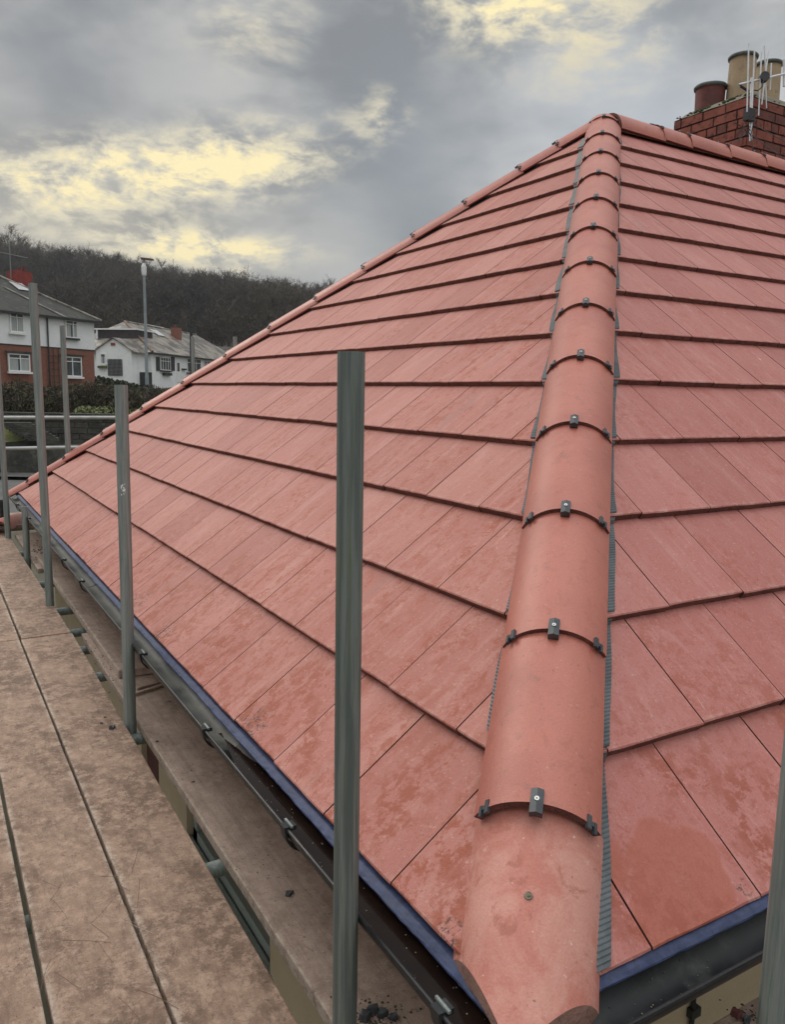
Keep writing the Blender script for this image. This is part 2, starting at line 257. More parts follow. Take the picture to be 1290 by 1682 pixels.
# ---------------------------------------------------------------- mesh helpers
def tag(o,label=None,cat=None,group=None,kind=None):
    if label:o['label']=label
    if cat:o['category']=cat
    if group:o['group']=group
    if kind:o['kind']=kind
    return o
def empty(name,loc=(0,0,0),label=None,cat=None,group=None,rz=0):
    o=bpy.data.objects.new(name,None); COL.objects.link(o); o.location=loc; o.rotation_euler[2]=rz; o.empty_display_size=.1
    return tag(o,label,cat,group)
class MB:
    def __init__(s): s.v=[]; s.f=[]; s.mi=[]; s.m=0; s.tf=None
    def add(s,vs,fs,mi=None):
        b=len(s.v); s.v+=[tuple(s.tf(Vector(x)) if s.tf else x) for x in vs]; s.f+=[tuple(b+i for i in f) for f in fs]; s.mi+=[s.m if mi is None else mi]*len(fs)
    def box(s,a,b,mi=None):
        x0,y0,z0=a;x1,y1,z1=b
        s.add([(x0,y0,z0),(x1,y0,z0),(x1,y1,z0),(x0,y1,z0),(x0,y0,z1),(x1,y0,z1),(x1,y1,z1),(x0,y1,z1)],[(0,3,2,1),(4,5,6,7),(0,1,5,4),(1,2,6,5),(2,3,7,6),(3,0,4,7)],mi)
    def tube(s,a,b,r,r2=None,n=12,caps=True,mi=None):
        a,b=Vector(a),Vector(b); d=(b-a).normalized(); x=d.orthogonal().normalized(); y=d.cross(x); r2=r if r2 is None else r2
        vs=[a+(x*math.cos(t)+y*math.sin(t))*r for t in [2*math.pi*i/n for i in range(n)]]+[b+(x*math.cos(t)+y*math.sin(t))*r2 for t in [2*math.pi*i/n for i in range(n)]]
        fs=[(i,(i+1)%n,n+(i+1)%n,n+i) for i in range(n)]
        if caps: fs+=[tuple(range(n-1,-1,-1)),tuple(range(n,2*n))]
        s.add(vs,fs,mi)
    def lathe(s,c,prof,n=24,mi=None):
        vs=[];fs=[]
        for r,z in prof: vs+=[(c[0]+r*math.cos(2*math.pi*i/n),c[1]+r*math.sin(2*math.pi*i/n),c[2]+z) for i in range(n)]
        for k in range(len(prof)-1): fs+=[(k*n+i,k*n+(i+1)%n,(k+1)*n+(i+1)%n,(k+1)*n+i) for i in range(n)]
        s.add(vs,fs,mi)
    def build(s,name,mats,parent=None,smooth=False,bevel=0,loc=None):
        me=bpy.data.meshes.new(name); me.from_pydata(s.v,[],s.f)
        if not isinstance(mats,(list,tuple)): mats=[mats]
        for q in mats: me.materials.append(q)
        me.polygons.foreach_set('material_index',s.mi)
        if smooth: me.polygons.foreach_set('use_smooth',[True]*len(s.f))
        if smooth=='auto':
            me.set_sharp_from_angle(angle=R(40))
        me.update()
        o=bpy.data.objects.new(name,me); COL.objects.link(o)
        if parent: o.parent=parent
        if loc is not None: o.location=loc
        if bevel:
            q=o.modifiers.new('b','BEVEL'); q.width=bevel; q.segments=2; q.limit_method='ANGLE'
        return o
def dup(o,parent=None,keep=False):
    c=o.copy(); COL.objects.link(c)
    if parent: c.parent=parent
    for ch in list(o.children): dup(ch,c)
    return c
# ================================================================= HOUSE BEING ROOFED
TP=math.tan(0.68173); CP=math.cos(0.68173); SP=math.sin(0.68173)
W=7.2155; GL,GR=.3209,.3244; YR=-.0244; TH=.025
HL=Vector((.0303,-.0244,.0465)); HF=Vector((.0213,7.2155,.0465)); RIDGEY=3.596; RZ=2.985
hdir=Vector((1,1,TP)).normalized(); hfar=Vector((1,-1,TP)).normalized(); XEND=12.5
house=empty('bungalow',(0,0,0),'bungalow being reroofed in new red tiles, with black gutters and cream walls, filling the picture','house')
def slope(side):
    """tiled slope; s = distance up the slope, t = along the eave. L: x=s cos, y=t ; R: y=YR+s cos, x=t"""
    g=GL if side==0 else GR; s0e=-.0142 if side==0 else -.0326; ncourse=14
    wdt=.3035 if side==0 else .312; t00=.3317-10*.3035 if side==0 else .318-10*.312
    vs=[];fs=[];mi=[];tint=[]
    pn=(-SP,0,CP) if side==0 else (0,-SP,CP)
    def P(s,t,h):
        if side==0: return (s*CP+pn[0]*h,t,s*SP+h*CP)
        return (t,YR+s*CP+pn[1]*h,s*SP+h*CP)
    def lo(s): return s*CP-.0244+.05 if side==0 else s*CP-.0244+.0244+.06
    def hi(s): return W-s*CP-.04 if side==0 else XEND
    rr=random.Random(3+side)
    smax=(RIDGEY-.10)/CP if side==0 else (RIDGEY-.03)/CP
    for k in range(ncourse):
        sa=k*g if k else s0e; sb=min((k+1)*g+.05,smax)
        if sb<=sa+.02: continue
        stag=.5*wdt if k%2 else 0
        n=-2
        while True:
            ta=t00+stag+n*wdt; tb=ta+wdt-.0038; n+=1
            if ta>hi(sa): break
            if tb<lo(sa): continue
            js=rr.uniform(-.0022,.0022); jh=rr.uniform(-.0004,.0004); jt=rr.uniform(-.0006,.0006); tl=rr.uniform(-.0004,.0004)
            ti=min(.98,max(.02,rr.gauss(.5,.2))); tc=(rr.random(),rr.random(),ti)
            ph=[rr.uniform(0,6.3) for _ in range(3)]
            sprof=[sa,sa,sa+.004,sa+.022,sa+(sb-sa)*.5,sb]
            crosses=[]
            for tx in (ta,tb):
                sc=(tx-(lo(0)))/CP
                if sa+.006<sc<sb: crosses.append(sc)
                if side==0:
                    sc=(hi(0)-tx)/CP
                    if sa+.006<sc<sb: crosses.append(sc)
            body=sorted(set(sprof[2:]+crosses)); rows=[(sa,-TH-.004),(sa,-.003)]+[(s,None) for s in body]
            NC=7; base=len(vs); ok=[]
            for ri,(s,h) in enumerate(rows):
                a=max(ta,lo(s)); b=min(tb,hi(s))
                if b<a: a=b=(a+b)/2 if abs(a-b)<.02 else a
                wd=b-a
                for c in range(NC+1):
                    t=a+wd*c/NC
                    hh=h if h is not None else -TH*(s-sa)/g
                    rough=.0004*math.sin(31*t+ph[0])+.0003*math.sin(77*t+ph[1])+rr.uniform(-.0005,.0005)
                    ss=s+js+(rough if ri<3 else 0)
                    if ri==1: ss+=.0004
                    hh+=jh+tl*(c/NC-.5)*2 if ri else 0
                    vs.append(P(ss,t+jt,hh)); tint.append((tc[2],1. if ri in(1,2) else 0.,tc[0]))
            for ri in range(len(rows)-1):
                for c in range(NC):
                    i=base+ri*(NC+1)+c; q=(i,i+1,i+NC+2,i+NC+1)
                    if side==0: q=q[::-1]
                    A=Vector(vs[i]);B=Vector(vs[i+1])
                    if (Vector(vs[i+NC+1])-Vector(vs[i+NC+2])).length<1e-5 and (A-B).length<1e-5: continue
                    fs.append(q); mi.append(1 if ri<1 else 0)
            # side walls
            for col in (0,NC):
                for ri in range(1,len(rows)-1):
                    i=base+ri*(NC+1)+col; j=i+NC+1
                    d=len(vs)
                    for q in (i,j):
                        v=Vector(vs[q])-Vector(pn)*.023; vs.append(tuple(v)); tint.append((tc[2],0,tc[0]))
                    fs.append((i,j,d+1,d)); mi.append(2)
    # sub-deck beneath the joints
    base=len(vs)
    def hcl(s,t,h): return P(s,t,h)
    if side==0:
        pts=[hcl(0.0,.06,-.028),hcl(0.0,W-.06,-.028),hcl((RIDGEY-.02)/CP,RIDGEY,-.028)]
        vs+=pts; fs.append((base,base+2,base+1)); mi.append(2); tint+=[(.5,.5,.5)]*3
    else:
        pts=[hcl(-.02,.06,-.028),hcl(-.02,XEND,-.028),hcl((RIDGEY-.03)/CP,XEND,-.028),hcl((RIDGEY-.03)/CP,RIDGEY,-.028)]
        vs+=pts; fs.append((base,base+1,base+2,base+3)); mi.append(2); tint+=[(.5,.5,.5)]*4
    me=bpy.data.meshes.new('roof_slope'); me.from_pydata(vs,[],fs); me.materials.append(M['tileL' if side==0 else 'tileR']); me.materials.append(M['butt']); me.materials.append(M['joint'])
    me.polygons.foreach_set('material_index',mi)
    ca=me.color_attributes.new('tint','FLOAT_COLOR','POINT')
    ca.data.foreach_set('color',np.array([(a,b,c,1) for a,b,c in tint],dtype=np.float32).ravel())
    me.update(); o=bpy.data.objects.new('roof_slope',me); COL.objects.link(o); o.parent=house; return o
s0=slope(0); s0['label']='hip end slope of red tiles on the left'
s1=slope(1); s1['label']='long main slope of red tiles on the right'
b=MB(); ex=XEND
b.add([(3.6,RIDGEY+.02,RZ-.09),(ex,RIDGEY+.02,RZ-.09),(ex,W+.02,-.02),(.05,W+.02,-.02)],[(0,1,2,3)]); b.build('rear_roof_slope',M['tileR'],house)
# ---- hip and ridge tiles
HWD,RISE=.1225,.080; RAD=(HWD**2+RISE**2)/(2*RISE); PHI=math.asin(HWD/RAD)
def halfround(o0,d,e,n,L,h0,h1,thick=.017,cols=22,segs=1,mb=None,PHI=PHI):
    """arc tile from o0 along d for L, raised h0 at start and h1 at end"""
    vs=[];fs=[];mi=[];nr=max(2,segs+1)
    for layer in (0,1):
        for i in range(nr):
            f=i/(nr-1); h=h0+(h1-h0)*f
            for c in range(cols+1):
                a=-PHI+2*PHI*c/cols; rad=RAD-layer*thick
                fr=0
                vs.append(tuple(o0+d*(L*f+fr)+e*(rad*math.sin(a))+n*(RAD*0+rad*math.cos(a)-RAD+h)))
    q=lambda l,i,c:(l*nr+i)*(cols+1)+c
    for i in range(nr-1):
        for c in range(cols):
            fs.append((q(0,i,c),q(0,i,c+1),q(0,i+1,c+1),q(0,i+1,c))); mi.append(0)
            fs.append((q(1,i,c),q(1,i+1,c),q(1,i+1,c+1),q(1,i,c+1))); mi.append(1)
    for i in range(nr-1):
        for c in (0,cols): fs.append((q(0,i,c),q(0,i+1,c),q(1,i+1,c),q(1,i,c))); mi.append(0)
    for i in (0,nr-1):
        for c in range(cols): fs.append((q(0,i,c),q(1,i,c),q(1,i,c+1),q(0,i,c+1))); mi.append(1)
    mb.add(vs,fs[:0]); bb=len(mb.v)-len(vs)
    mb.f+=[tuple(bb+k for k in f) for f in fs]; mb.mi+=mi
    return mb
def clip_center(c,d,e,n,parent):
    c=c+n*.006; m=MB(); hw,lo_,hi_=.0125,-.024,.027
    # peaked plate following the crest
    for sgn in (-1,1):
        m.add([c+d*lo_+n*.011,c+d*hi_+n*.011,c+d*hi_+e*sgn*hw+n*.006,c+d*lo_+e*sgn*hw+n*.006,
               c+d*lo_-n*.006,c+d*hi_-n*.002,c+d*hi_+e*sgn*hw-n*.005,c+d*lo_+e*sgn*hw-n*.010],
              [(0,1,2,3),(4,7,6,5),(3,2,6,7),(0,3,7,4),(1,5,6,2)])
    m.build('ridge_clip',M['clip'],parent)
    s=MB(); s.tube(c+n*.008+d*.003,c+n*.0132+d*.003,.0048,n=14); 
    s.tube(c+n*.0125+d*.003,c+n*.0138+d*.003,.0017,n=4,mi=1); s.build('screw',[M['screw'],M['clip']],parent)
def side_clip(c,d,e,n,a,parent):
    """H shaped tab at angle a on the arc"""
    en=e*math.cos(a)-n*math.sin(a); nn=e*math.sin(a)+n*math.cos(a); p=c+e*(RAD*math.sin(a))+n*(RAD*math.cos(a)-RAD)+nn*.006
    sg=1 if a>0 else -1; m=MB()
    def bx(a0,a1,b0,b1,t0,t1):
        pts=[p+en*sg*x+d*y+nn*z for z in (t0,t1) for x,y in ((a0,b0),(a1,b0),(a1,b1),(a0,b1))]
        m.add(pts,[(0,3,2,1),(4,5,6,7),(0,1,5,4),(1,2,6,5),(2,3,7,6),(3,0,4,7)])
    bx(-.013,-.003,-.012,.016,0,.007); bx(-.0035,.006,-.002,.007,0,.0055); bx(.0055,.0125,-.015,.008,-.002,.0065)
    m.build('side_clip',M['clip'],parent)
def hiprow(base,d,e,n,joints,send,mat,label,clips=True,first_mat=None,starts=None):
    out=[]
    for i,s in enumerate(joints):
        s1_=joints[i+1]+.012 if i+1<len(joints) else send
        m=MB(); jl=random.uniform(-.0015,.0015)
        de=(d+e*random.uniform(-.003,.003)).normalized()
        h0_=.0085+(.006 if mat=='hip' and i==0 and s>.2 else 0); h1_=-.0055
        halfround(base+d*s+e*jl,de,e,n,s1_-s,h0_,h1_,mb=m,PHI=1.56 if mat=='ridge' else PHI)
        t=m.build('hip_tile' if mat!='ridge' else 'ridge_tile',[M['hip'],M['butt']],house,smooth='auto'); out.append(t)
    return out
eN=Vector((1,-1,0)).normalized(); nN=eN.cross(hdir); nN=nN if nN.z>0 else -nN
MM=.4592; jn=[.2814+MM*i for i in range(13)]
row=hiprow(HL,hdir,eN,nN,jn,5.93,'hip','')
for t,s in zip(row,jn):
    c=HL+hdir*s
    clip_center(c+nN*(.007 if s<.3 else .001),hdir,eN,nN,t)
    for a in (-.78,.80): side_clip(c,hdir,eN,nN,a,t)
# bottom hip tile, cut to a point over the corner of the eaves
bm=MB(); 
HW0=PHI; bm2=halfround(HL+hdir*-.20,hdir,eN,nN,.2814+.02+.20,-.018,-.018,thick=.02,segs=12,cols=30,mb=bm,PHI=PHI*1.09)
bot=bm.build('hip_tile',[M['hipworn'],M['cut']],house,smooth='auto'); bot['label']='lowest hip tile, mottled and cut to a point over the corner'
me=bot.data; B=bmesh.new(); B.from_mesh(me)
def hp(s,c,h=-.018): a=-PHI+2*PHI*c; return HL+hdir*s+eN*(RAD*math.sin(a))+nN*(RAD*math.cos(a)-RAD+h)
tip=hp(-.135,.5); 
for q in (hp(.022,0),hp(-.012,1)):
    pn_=(tip-q).cross(Vector((0,0,1)) if True else nN).normalized()
    cen=HL+hdir*.2
    if (cen-q).dot(pn_)<0: pn_=-pn_
    r=bmesh.ops.bisect_plane(B,geom=B.verts[:]+B.edges[:]+B.faces[:],plane_co=q,plane_no=pn_,clear_inner=True)
    ed=[x for x in r['geom_cut'] if isinstance(x,bmesh.types.BMEdge) and x.is_boundary]
    try:
        rr_=bmesh.ops.edgeloop_fill(B,edges=ed,mat_nr=1)
    except Exception as ex_: print('fill',ex_)
B.normal_update(); B.to_mesh(me); B.free()
m=MB(); c=hp(.118,.5); m.tube(c-nN*.004,c+nN*.003,.0085,.007,n=14); m.tube(c+nN*.002,c+nN*.005,.0045,.003,n=8); m.build('screw',M['mortar'],bot)
# far hip
eF=Vector((-1,-1,0)).normalized(); nF=eF.cross(hfar); nF=nF if nF.z>0 else -nF
jf=[-.13]+[.1632+MM*i for i in range(12)]+[5.52]
rowf=hiprow(HF,hfar,eF,nF,jf,5.88,'hip','')
for t,s in list(zip(rowf,jf))[1:]:
    c=HF+hfar*s; clip_center(c,hfar,eF,nF,t)
    for a in (-.78,.8): side_clip(c,hfar,eF,nF,a,t)
# ridge
XR=Vector((1,0,0)); eR=Vector((0,-1,0)); nR=Vector((0,0,1)); R0=Vector((0,RIDGEY,RZ))
jr=[3.70,4.15]+[4.4528+MM*i for i in range(17)]
rowr=hiprow(R0,XR,eR,nR,jr,XEND,'ridge','')
for t,s in list(zip(rowr,jr))[1:]:
    c=R0+XR*s; clip_center(c,XR,eR,nR,t)
    for a in (-.78,.8): side_clip(c,XR,eR,nR,a,t)
# ---- dry hip trays: corrugated strips that follow the steps of the courses
def saw(s,g,s0e): 
    if s<g: return -TH*max(0,(s-s0e))/g
    return -TH*((s%g)/g)
def tray(side,c0,c1,smax,name='dry_hip_tray',far=False,mat='tray',s_start=0.0):
    g=GL if side==0 else GR; vs=[];fs=[]; ds=.003; N=int((smax-s_start)/ds); pn=Vector((-SP,0,CP)) if side==0 else Vector((0,-SP,CP))
    wob=[random.uniform(0,6) for _ in range(4)]
    for i in range(N+1):
        s=s_start+i*ds
        # soften the step
        h=sum(saw(max(0,s+k*.006),g,0) for k in (-2,-1,0,1,2))/5
        cor=.0012*(1,-1,-1,1)[i%4] if 0 else .0012*(1 if (i%3)==0 else -.7)
        w_=.006*math.sin(s*7+wob[0])+.004*math.sin(s*17+wob[1])
        cx_=c1[0]+(c1[1]-c1[0])*s/4.4
        for j,cc in enumerate((c0,(c0+cx_)/2,cx_+w_)):
            hh=h+.0042+cor+((.012 if side==0 else .001)*(1-j/2)**2) 
            if side==0:
                t=(s*CP-.0244+cc) if not far else (W-s*CP-cc)
                p_=Vector((s*CP,t,s*SP))+pn*hh
            else: p_=Vector((s*CP+cc,YR+s*CP,s*SP))+pn*hh
            vs.append(tuple(p_))
    for i in range(N):
        for j in range(2):
            a=i*3+j; fs.append((a,a+1,a+4,a+3))
    m=MB(); m.add(vs,fs); return m.build(name,M[mat],house)
tray(0,.055,(.146,.195),4.42,s_start=.36)
tray(1,.172,(.232,.212),4.42,s_start=-.028)
tray(0,.055,(.165,.165),4.42,far=True,mat='blackfelt')
# underlay strip filling below the hips
for (pb,pd,pe,pn_) in ((HL,hdir,eN,nN),(HF,hfar,eF,nF)):
    m=MB(); a=pb-pn_*.055; m.add([a+pe*.10-pn_*.035,a+pd*5.85+pe*.10-pn_*.035,a+pd*5.85,a,a-pe*.10-pn_*.035,a+pd*5.85-pe*.10-pn_*.035],[(0,1,2,3),(3,2,5,4)]); m.build('hip_batten',M['blackfelt'],house)
m=MB(); m.add([(3.62,RIDGEY-.12,RZ-.145),(XEND,RIDGEY-.118,RZ-.150),(XEND,RIDGEY-.09,RZ-.06),(3.62,RIDGEY-.09,RZ-.06)],[(0,1,2,3)]); m.build('ridge_underlay',M['joint'],house)
# ---- blue membrane
def memb(side):
    vs=[];fs=[]; L0,L1=(-.06,W+.03) if side==0 else (-.03,XEND); N=int((L1-L0)/.02)
    base=-.012 if side==0 else -.049
    rr=random.Random(5+side)
    prof=[(.03,-.0245),(.004,-.0275),(-.006,-.033),(-.0125,-.038),(-.0135,-.041)]
    for i in range(N+1):
        t=L0+(L1-L0)*i/N; q=[rr.uniform(-.0006,.0006) for _ in range(5)]; ws=.0012*math.sin(t*9)+.0007*math.sin(t*41)
        for j,(a,h) in enumerate(prof):
            x=base+a+q[j]+(ws if j>1 else 0); z=h+q[(j+2)%5]-.0
            vs.append((x,t,z) if side==0 else (t,x,z))
    n=len(prof)
    for i in range(N):
        for j in range(n-1): a=i*n+j; fs.append((a,a+1,a+n+1,a+n))
    m=MB(); m.add(vs,fs); m.build('eaves_membrane',M['blue'],house)
memb(0); memb(1)
# ---- gutters
def gutter(side):
    cx=-.036 if side==0 else -.087; rad=.056; zr=-.034
    L0,L1=(-.145,W+.09) if side==0 else (-.095,XEND)
    def pt(a,t,r=rad):
        x=cx-r*math.cos(a); z=zr-r*math.sin(a)
        return (x,t,z) if side==0 else (t,x,z)
    vs=[];fs=[];mi=[]
    n=16; segs=60
    for layer,r in ((0,rad-.003),(1,rad)):
        for k in range(segs+1):
            t=L0+(L1-L0)*k/segs
            for j in range(n+1): vs.append(pt(math.pi*j/n,t,r))
    q=lambda l,k,j:(l*(segs+1)+k)*(n+1)+j
    m=MB()
    for k in range(segs):
        for j in range(n):
            fs.append((q(0,k,j),q(0,k,j+1),q(0,k+1,j+1),q(0,k+1,j))); mi.append(1 if side==0 and k>10 else 0); fs.append((q(1,k,j),q(1,k+1,j),q(1,k+1,j+1),q(1,k,j+1))); mi.append(0)
        for j in (0,n): fs.append((q(0,k,j),q(0,k+1,j),q(1,k+1,j),q(1,k,j))); mi.append(0)
    m.add(vs,fs); m.mi=mi
    # rolled outer lip
    a=Vector(pt(0,L0,rad)); b_=Vector(pt(0,L1,rad)); m.tube(a,b_,.0042,n=8,mi=0)
    g=m.build('gutter',[M['gutter'],M['gutterdirty']],house,smooth='auto')
    # unions: slightly bigger sleeves
    for t in ((3.42,) if side==0 else (1.9,4.9)):
        mm=MB(); vv=[];ff=[]
        for k,tt in enumerate((t,t+.11)):
            for r in (rad-.0055,rad+.003):
                for j in range(n+1): vv.append(pt(math.pi*j/n,tt,r))
        for j in range(n): ff+=[(j,j+1,2*(n+1)+j+1,2*(n+1)+j),(n+1+j,n+1+j+1,3*(n+1)+j+1,3*(n+1)+j),(j,n+1+j,n+2+j,j+1)]
        mm.add(vv,ff); mm.build('gutter_union',M['gutterdirty' if side==0 else 'gutter'],g)
    bl=(4.6,3.93,3.34,2.04,1.27,.66,.03,5.6,6.4) if side==0 else (.95,1.8,2.7,3.6)
    for t in bl:
        mm=MB(); vv=[];ff=[]
        for tt in (t-.014,t+.014):
            for r in (rad+.0035,rad+.009):
                for j in range(n+1): vv.append(pt(-.12+(math.pi+.12)*j/n,tt,r))
        nn=n+1
        for j in range(n): ff+=[(j,j+1,nn+j+1,nn+j),(2*nn+j,3*nn+j,3*nn+j+1,2*nn+j+1),(nn+j,nn+j+1,3*nn+j+1,3*nn+j),(j,2*nn+j,2*nn+j+1,j+1)]
        mm.add(vv,ff)
        x0=cx-rad; 
        if side==0: mm.box((x0-.010,t-.013,zr-.002),(x0+.020,t+.013,zr+.0085)); mm.box((x0+.004,t-.020,zr+.008),(x0+.009,t+.020,zr+.013),mi=1)
        else: mm.box((t-.013,x0-.010,zr-.002),(t+.013,x0+.020,zr+.0085)); mm.box((t-.02,x0+.004,zr+.008),(t+.02,x0+.009,zr+.013),mi=1)
        mm.build('gutter_bracket',[M['gutter'],M['galv']],g)
    return g,cx,zr
g0,gcx,gzr=gutter(0); g1,_,_=gutter(1)
# standing water in the near end of the left gutter
vs=[];fs=[];N=70
for i in range(N+1):
    t=-.14+1.42*i/N; wv=.003*math.sin(i*.9)+.002*math.sin(i*2.3); k=min(1,(N-i)/14)
    vs+=[(gcx-.0465*k-.0,t,gzr-.024),(gcx+.036*k-.012*(i/N)+wv*k,t,gzr-.024)]
for i in range(N): fs.append((2*i,2*i+1,2*i+3,2*i+2))
m=MB(); m.add(vs,fs); m.build('standing_water',M['water'],g0)
for side in (0,1):
    m=MB()
    rr=random.Random(side+40)
    for i in range(150 if side==0 else 90):
        a=rr.uniform(.9,2.5) if side else rr.uniform(.5,2.3); t=rr.uniform(-.1,3.4) if side==0 else rr.uniform(0,1.6); r=.0515; cx=-.036 if side==0 else -.087; sz=rr.uniform(.0004,.0013)
        x=cx-r*math.cos(a); z=-.034-r*math.sin(a)
        if side==0 and t<1.25: x=rr.uniform(gcx-.04,gcx+.02); z=gzr-.0235
        p_=Vector((x,t,z)) if side==0 else Vector((t,x,z)); m.box(p_-Vector((sz,sz,sz*.5)),p_+Vector((sz,sz,sz*.6)))
    o=m.build('gutter_grit',M['mortar'],g0 if side==0 else g1); o['kind']='stuff'
# outlets / corner angle
m=MB(); m.box((-.092,-.146,-.036),(-.03,-.140,-.03)); m.tube((-.13,7.25,-.09),(-.13,7.25,-.5),.034); m.build('downpipe',M['gutter'],house)
# ---- walls, fascia, soffit
WI=.25
m=MB()
def wallface(m,axis,holes,t0,t1,z0,z1,d):
    """wall in plane x=WI (axis 0) or y=WI (axis 1) with rectangular holes [(ta,tb,za,zb)]"""
    ts=sorted({t0,t1,*[h[0] for h in holes],*[h[1] for h in holes]}); zs=sorted({z0,z1,*[h[2] for h in holes],*[h[3] for h in holes]})
    for i in range(len(ts)-1):
        for j in range(len(zs)-1):
            tc=(ts[i]+ts[i+1])/2; zc=(zs[j]+zs[j+1])/2
            if any(h[0]<tc<h[1] and h[2]<zc<h[3] for h in holes): continue
            if axis==0: m.add([(WI,ts[i],zs[j]),(WI,ts[i+1],zs[j]),(WI,ts[i+1],zs[j+1]),(WI,ts[i],zs[j+1])],[(0,3,2,1)])
            else: m.add([(ts[i],WI,zs[j]),(ts[i+1],WI,zs[j]),(ts[i+1],WI,zs[j+1]),(ts[i],WI,zs[j+1])],[(0,1,2,3)])
    for h in holes:
        for (a,b_) in (((h[0],h[2]),(h[1],h[2])),((h[1],h[2]),(h[1],h[3])),((h[1],h[3]),(h[0],h[3])),((h[0],h[3]),(h[0],h[2]))):
            if axis==0: m.add([(WI,a[0],a[1]),(WI,b_[0],b_[1]),(WI+d,b_[0],b_[1]),(WI+d,a[0],a[1])],[(0,1,2,3)])
            else: m.add([(a[0],WI,a[1]),(b_[0],WI,b_[1]),(b_[0],WI+d,b_[1]),(a[0],WI+d,a[1])],[(0,1,2,3)])
holes=[(1.62,2.70,-2.0,-.75),(3.22,3.62,-2.75,-.75)]
wallface(m,0,holes,WI,W-WI,-2.75,-.13,.09); wallface(m,1,[(2.4,3.9,-1.9,-.8)],WI,XEND,-2.75,-.13,.09)
m.box((WI,W-WI,-2.75),(XEND,W-WI+.01,-.13)); m.box((XEND-.1,WI,-2.75),(XEND,W-WI,-.13))
m.build('wall',M['wall'],house)
m=MB(); m.box((.045,.04,-.14),(.20,W-.04,-.128)); m.box((.20,.04,-.14),(XEND,.25,-.128)); m.build('soffit',M['whitepaint'],house)
m=MB(); m.box((.022,-.012,-.15),(.044,W,-.03)); m.box((.044,-.024,-.15),(XEND,-.002,-.03)); m.build('fascia',M['black'],house)
wdo=None
m=MB(); m.box((WI+.03,1.64,-1.24),(WI+.075,2.69,-1.16)); m.box((WI+.03,1.64,-1.98),(WI+.07,1.70,-.76)); m.box((WI+.03,2.63,-1.98),(WI+.07,2.69,-.76)); m.box((WI+.03,2.12,-1.98),(WI+.07,2.17,-1.25)); wdo=m.build('window',M['frame'],house)
m=MB(); m.box((WI+.055,1.66,-1.97),(WI+.06,2.67,-.76)); m.build('pane',M['brownwood'],wdo)
m=MB(); m.box((WI-.03,1.60,-1.255),(WI+.02,2.72,-1.205)); m.build('sill',M['frame'],wdo)
m=MB(); m.box((WI+.03,3.23,-2.74),(WI+.08,3.61,-.76)); m.build('brick_panel',M['maroon'],house)
m=MB(); m.box((2.45,WI+.03,-1.88),(3.85,WI+.08,-.82)); w2=m.build('window',M['frame'],house)
m=MB(); m.box((2.52,WI+.02,-1.82),(3.12,WI+.028,-.88)); m.box((3.18,WI+.02,-1.82),(3.78,WI+.028,-.88)); m.build('pane',M['glassdark'],w2)
m=MB(); m.tube((.845,WI-.009,-2.7),(.845,WI-.009,-.14),.0065,n=8); m.box((.832,WI-.018,-.60),(.866,WI-.001,-.575)); m.build('cable',M['black'],house)
# ---- chimney stack (part of the house) with pots
CH=Vector((5.936,4.10,0)); CW,CD=1.35,.858
chm=MB()
rr=random.Random(9); bh,bl_,mo=.0865,.255,.015
topz=3.69
def brickface(m,o,dx,nrm,length,z0,z1):
    rows=int(round((z1-z0)/bh))
    for r_ in range(rows):
        z=z1-(r_+1)*bh; x=-(bl_/2 if r_%2 else 0)
        if r_%3==2: unit=.1125
        else: unit=bl_
        while x<length-.001:
            a=max(0,x)+mo/2; b_=min(length,x+unit)-mo/2
            if b_-a>.02:
                j=rr.uniform(-.003,.004)
                p0=o+dx*a; p1=o+dx*b_
                vs=[p0+nrm*j+Vector((0,0,z+mo/2)),p1+nrm*j+Vector((0,0,z+mo/2)),p1+nrm*j+Vector((0,0,z+bh-mo/2)),p0+nrm*j+Vector((0,0,z+bh-mo/2))]
                vb=[v-nrm*.03 for v in vs]
                k=rr.choice([0,0,0,2])
                m.add(vs+vb,[(0,1,2,3),(0,4,5,1),(1,5,6,2),(2,6,7,3),(3,7,4,0)],mi=k)
            x+=unit
Z0=2.4
brickface(chm,Vector((CH.x,CH.y,0)),Vector((1,0,0)),Vector((0,-1,0)),CW,Z0,topz)
brickface(chm,Vector((CH.x,CH.y,0)),Vector((0,1,0)),Vector((-1,0,0)),CD,Z0,topz)
chm.box((CH.x+.010,CH.y+.010,Z0-.3),(CH.x+CW,CH.y+CD,topz-.004),mi=1)
M['chb']=simple('soot_red_brick',(.20,.062,.042),(.27,.085,.058),7,.85,.7,.006,fine=80,c3=(.055,.025,.024))
M['chb2']=simple('dark_red_brick_face',(.12,.045,.036),(.18,.06,.045),7,.85,.7,.006,fine=80,c3=(.06,.03,.03))
M['chm']=simple('sooty_mortar',(.022,.02,.02),(.05,.045,.04),9,.9,.5)
chim=chm.build('chimney',[M['chb'],M['chm'],M['chb2']],house)
m=MB(); # flaunching
N=14; vs=[];fs=[]
for j in range(N+1):
    for i in range(N+1):
        x=i/N; y=j/N; e_=min(x,1-x,y,1-y); h=min(1,e_*5)**.7*.14+ (.008*random.random())
        vs.append((CH.x+CW*x+(.012 if 0 else 0),CH.y+CD*y,topz+h-.002))
for j in range(N):
    for i in range(N): a=j*(N+1)+i; fs.append((a,a+1,a+N+2,a+N+1))
m.add(vs,fs); m.build('flaunching',M['mortar'],chim)
m=MB()
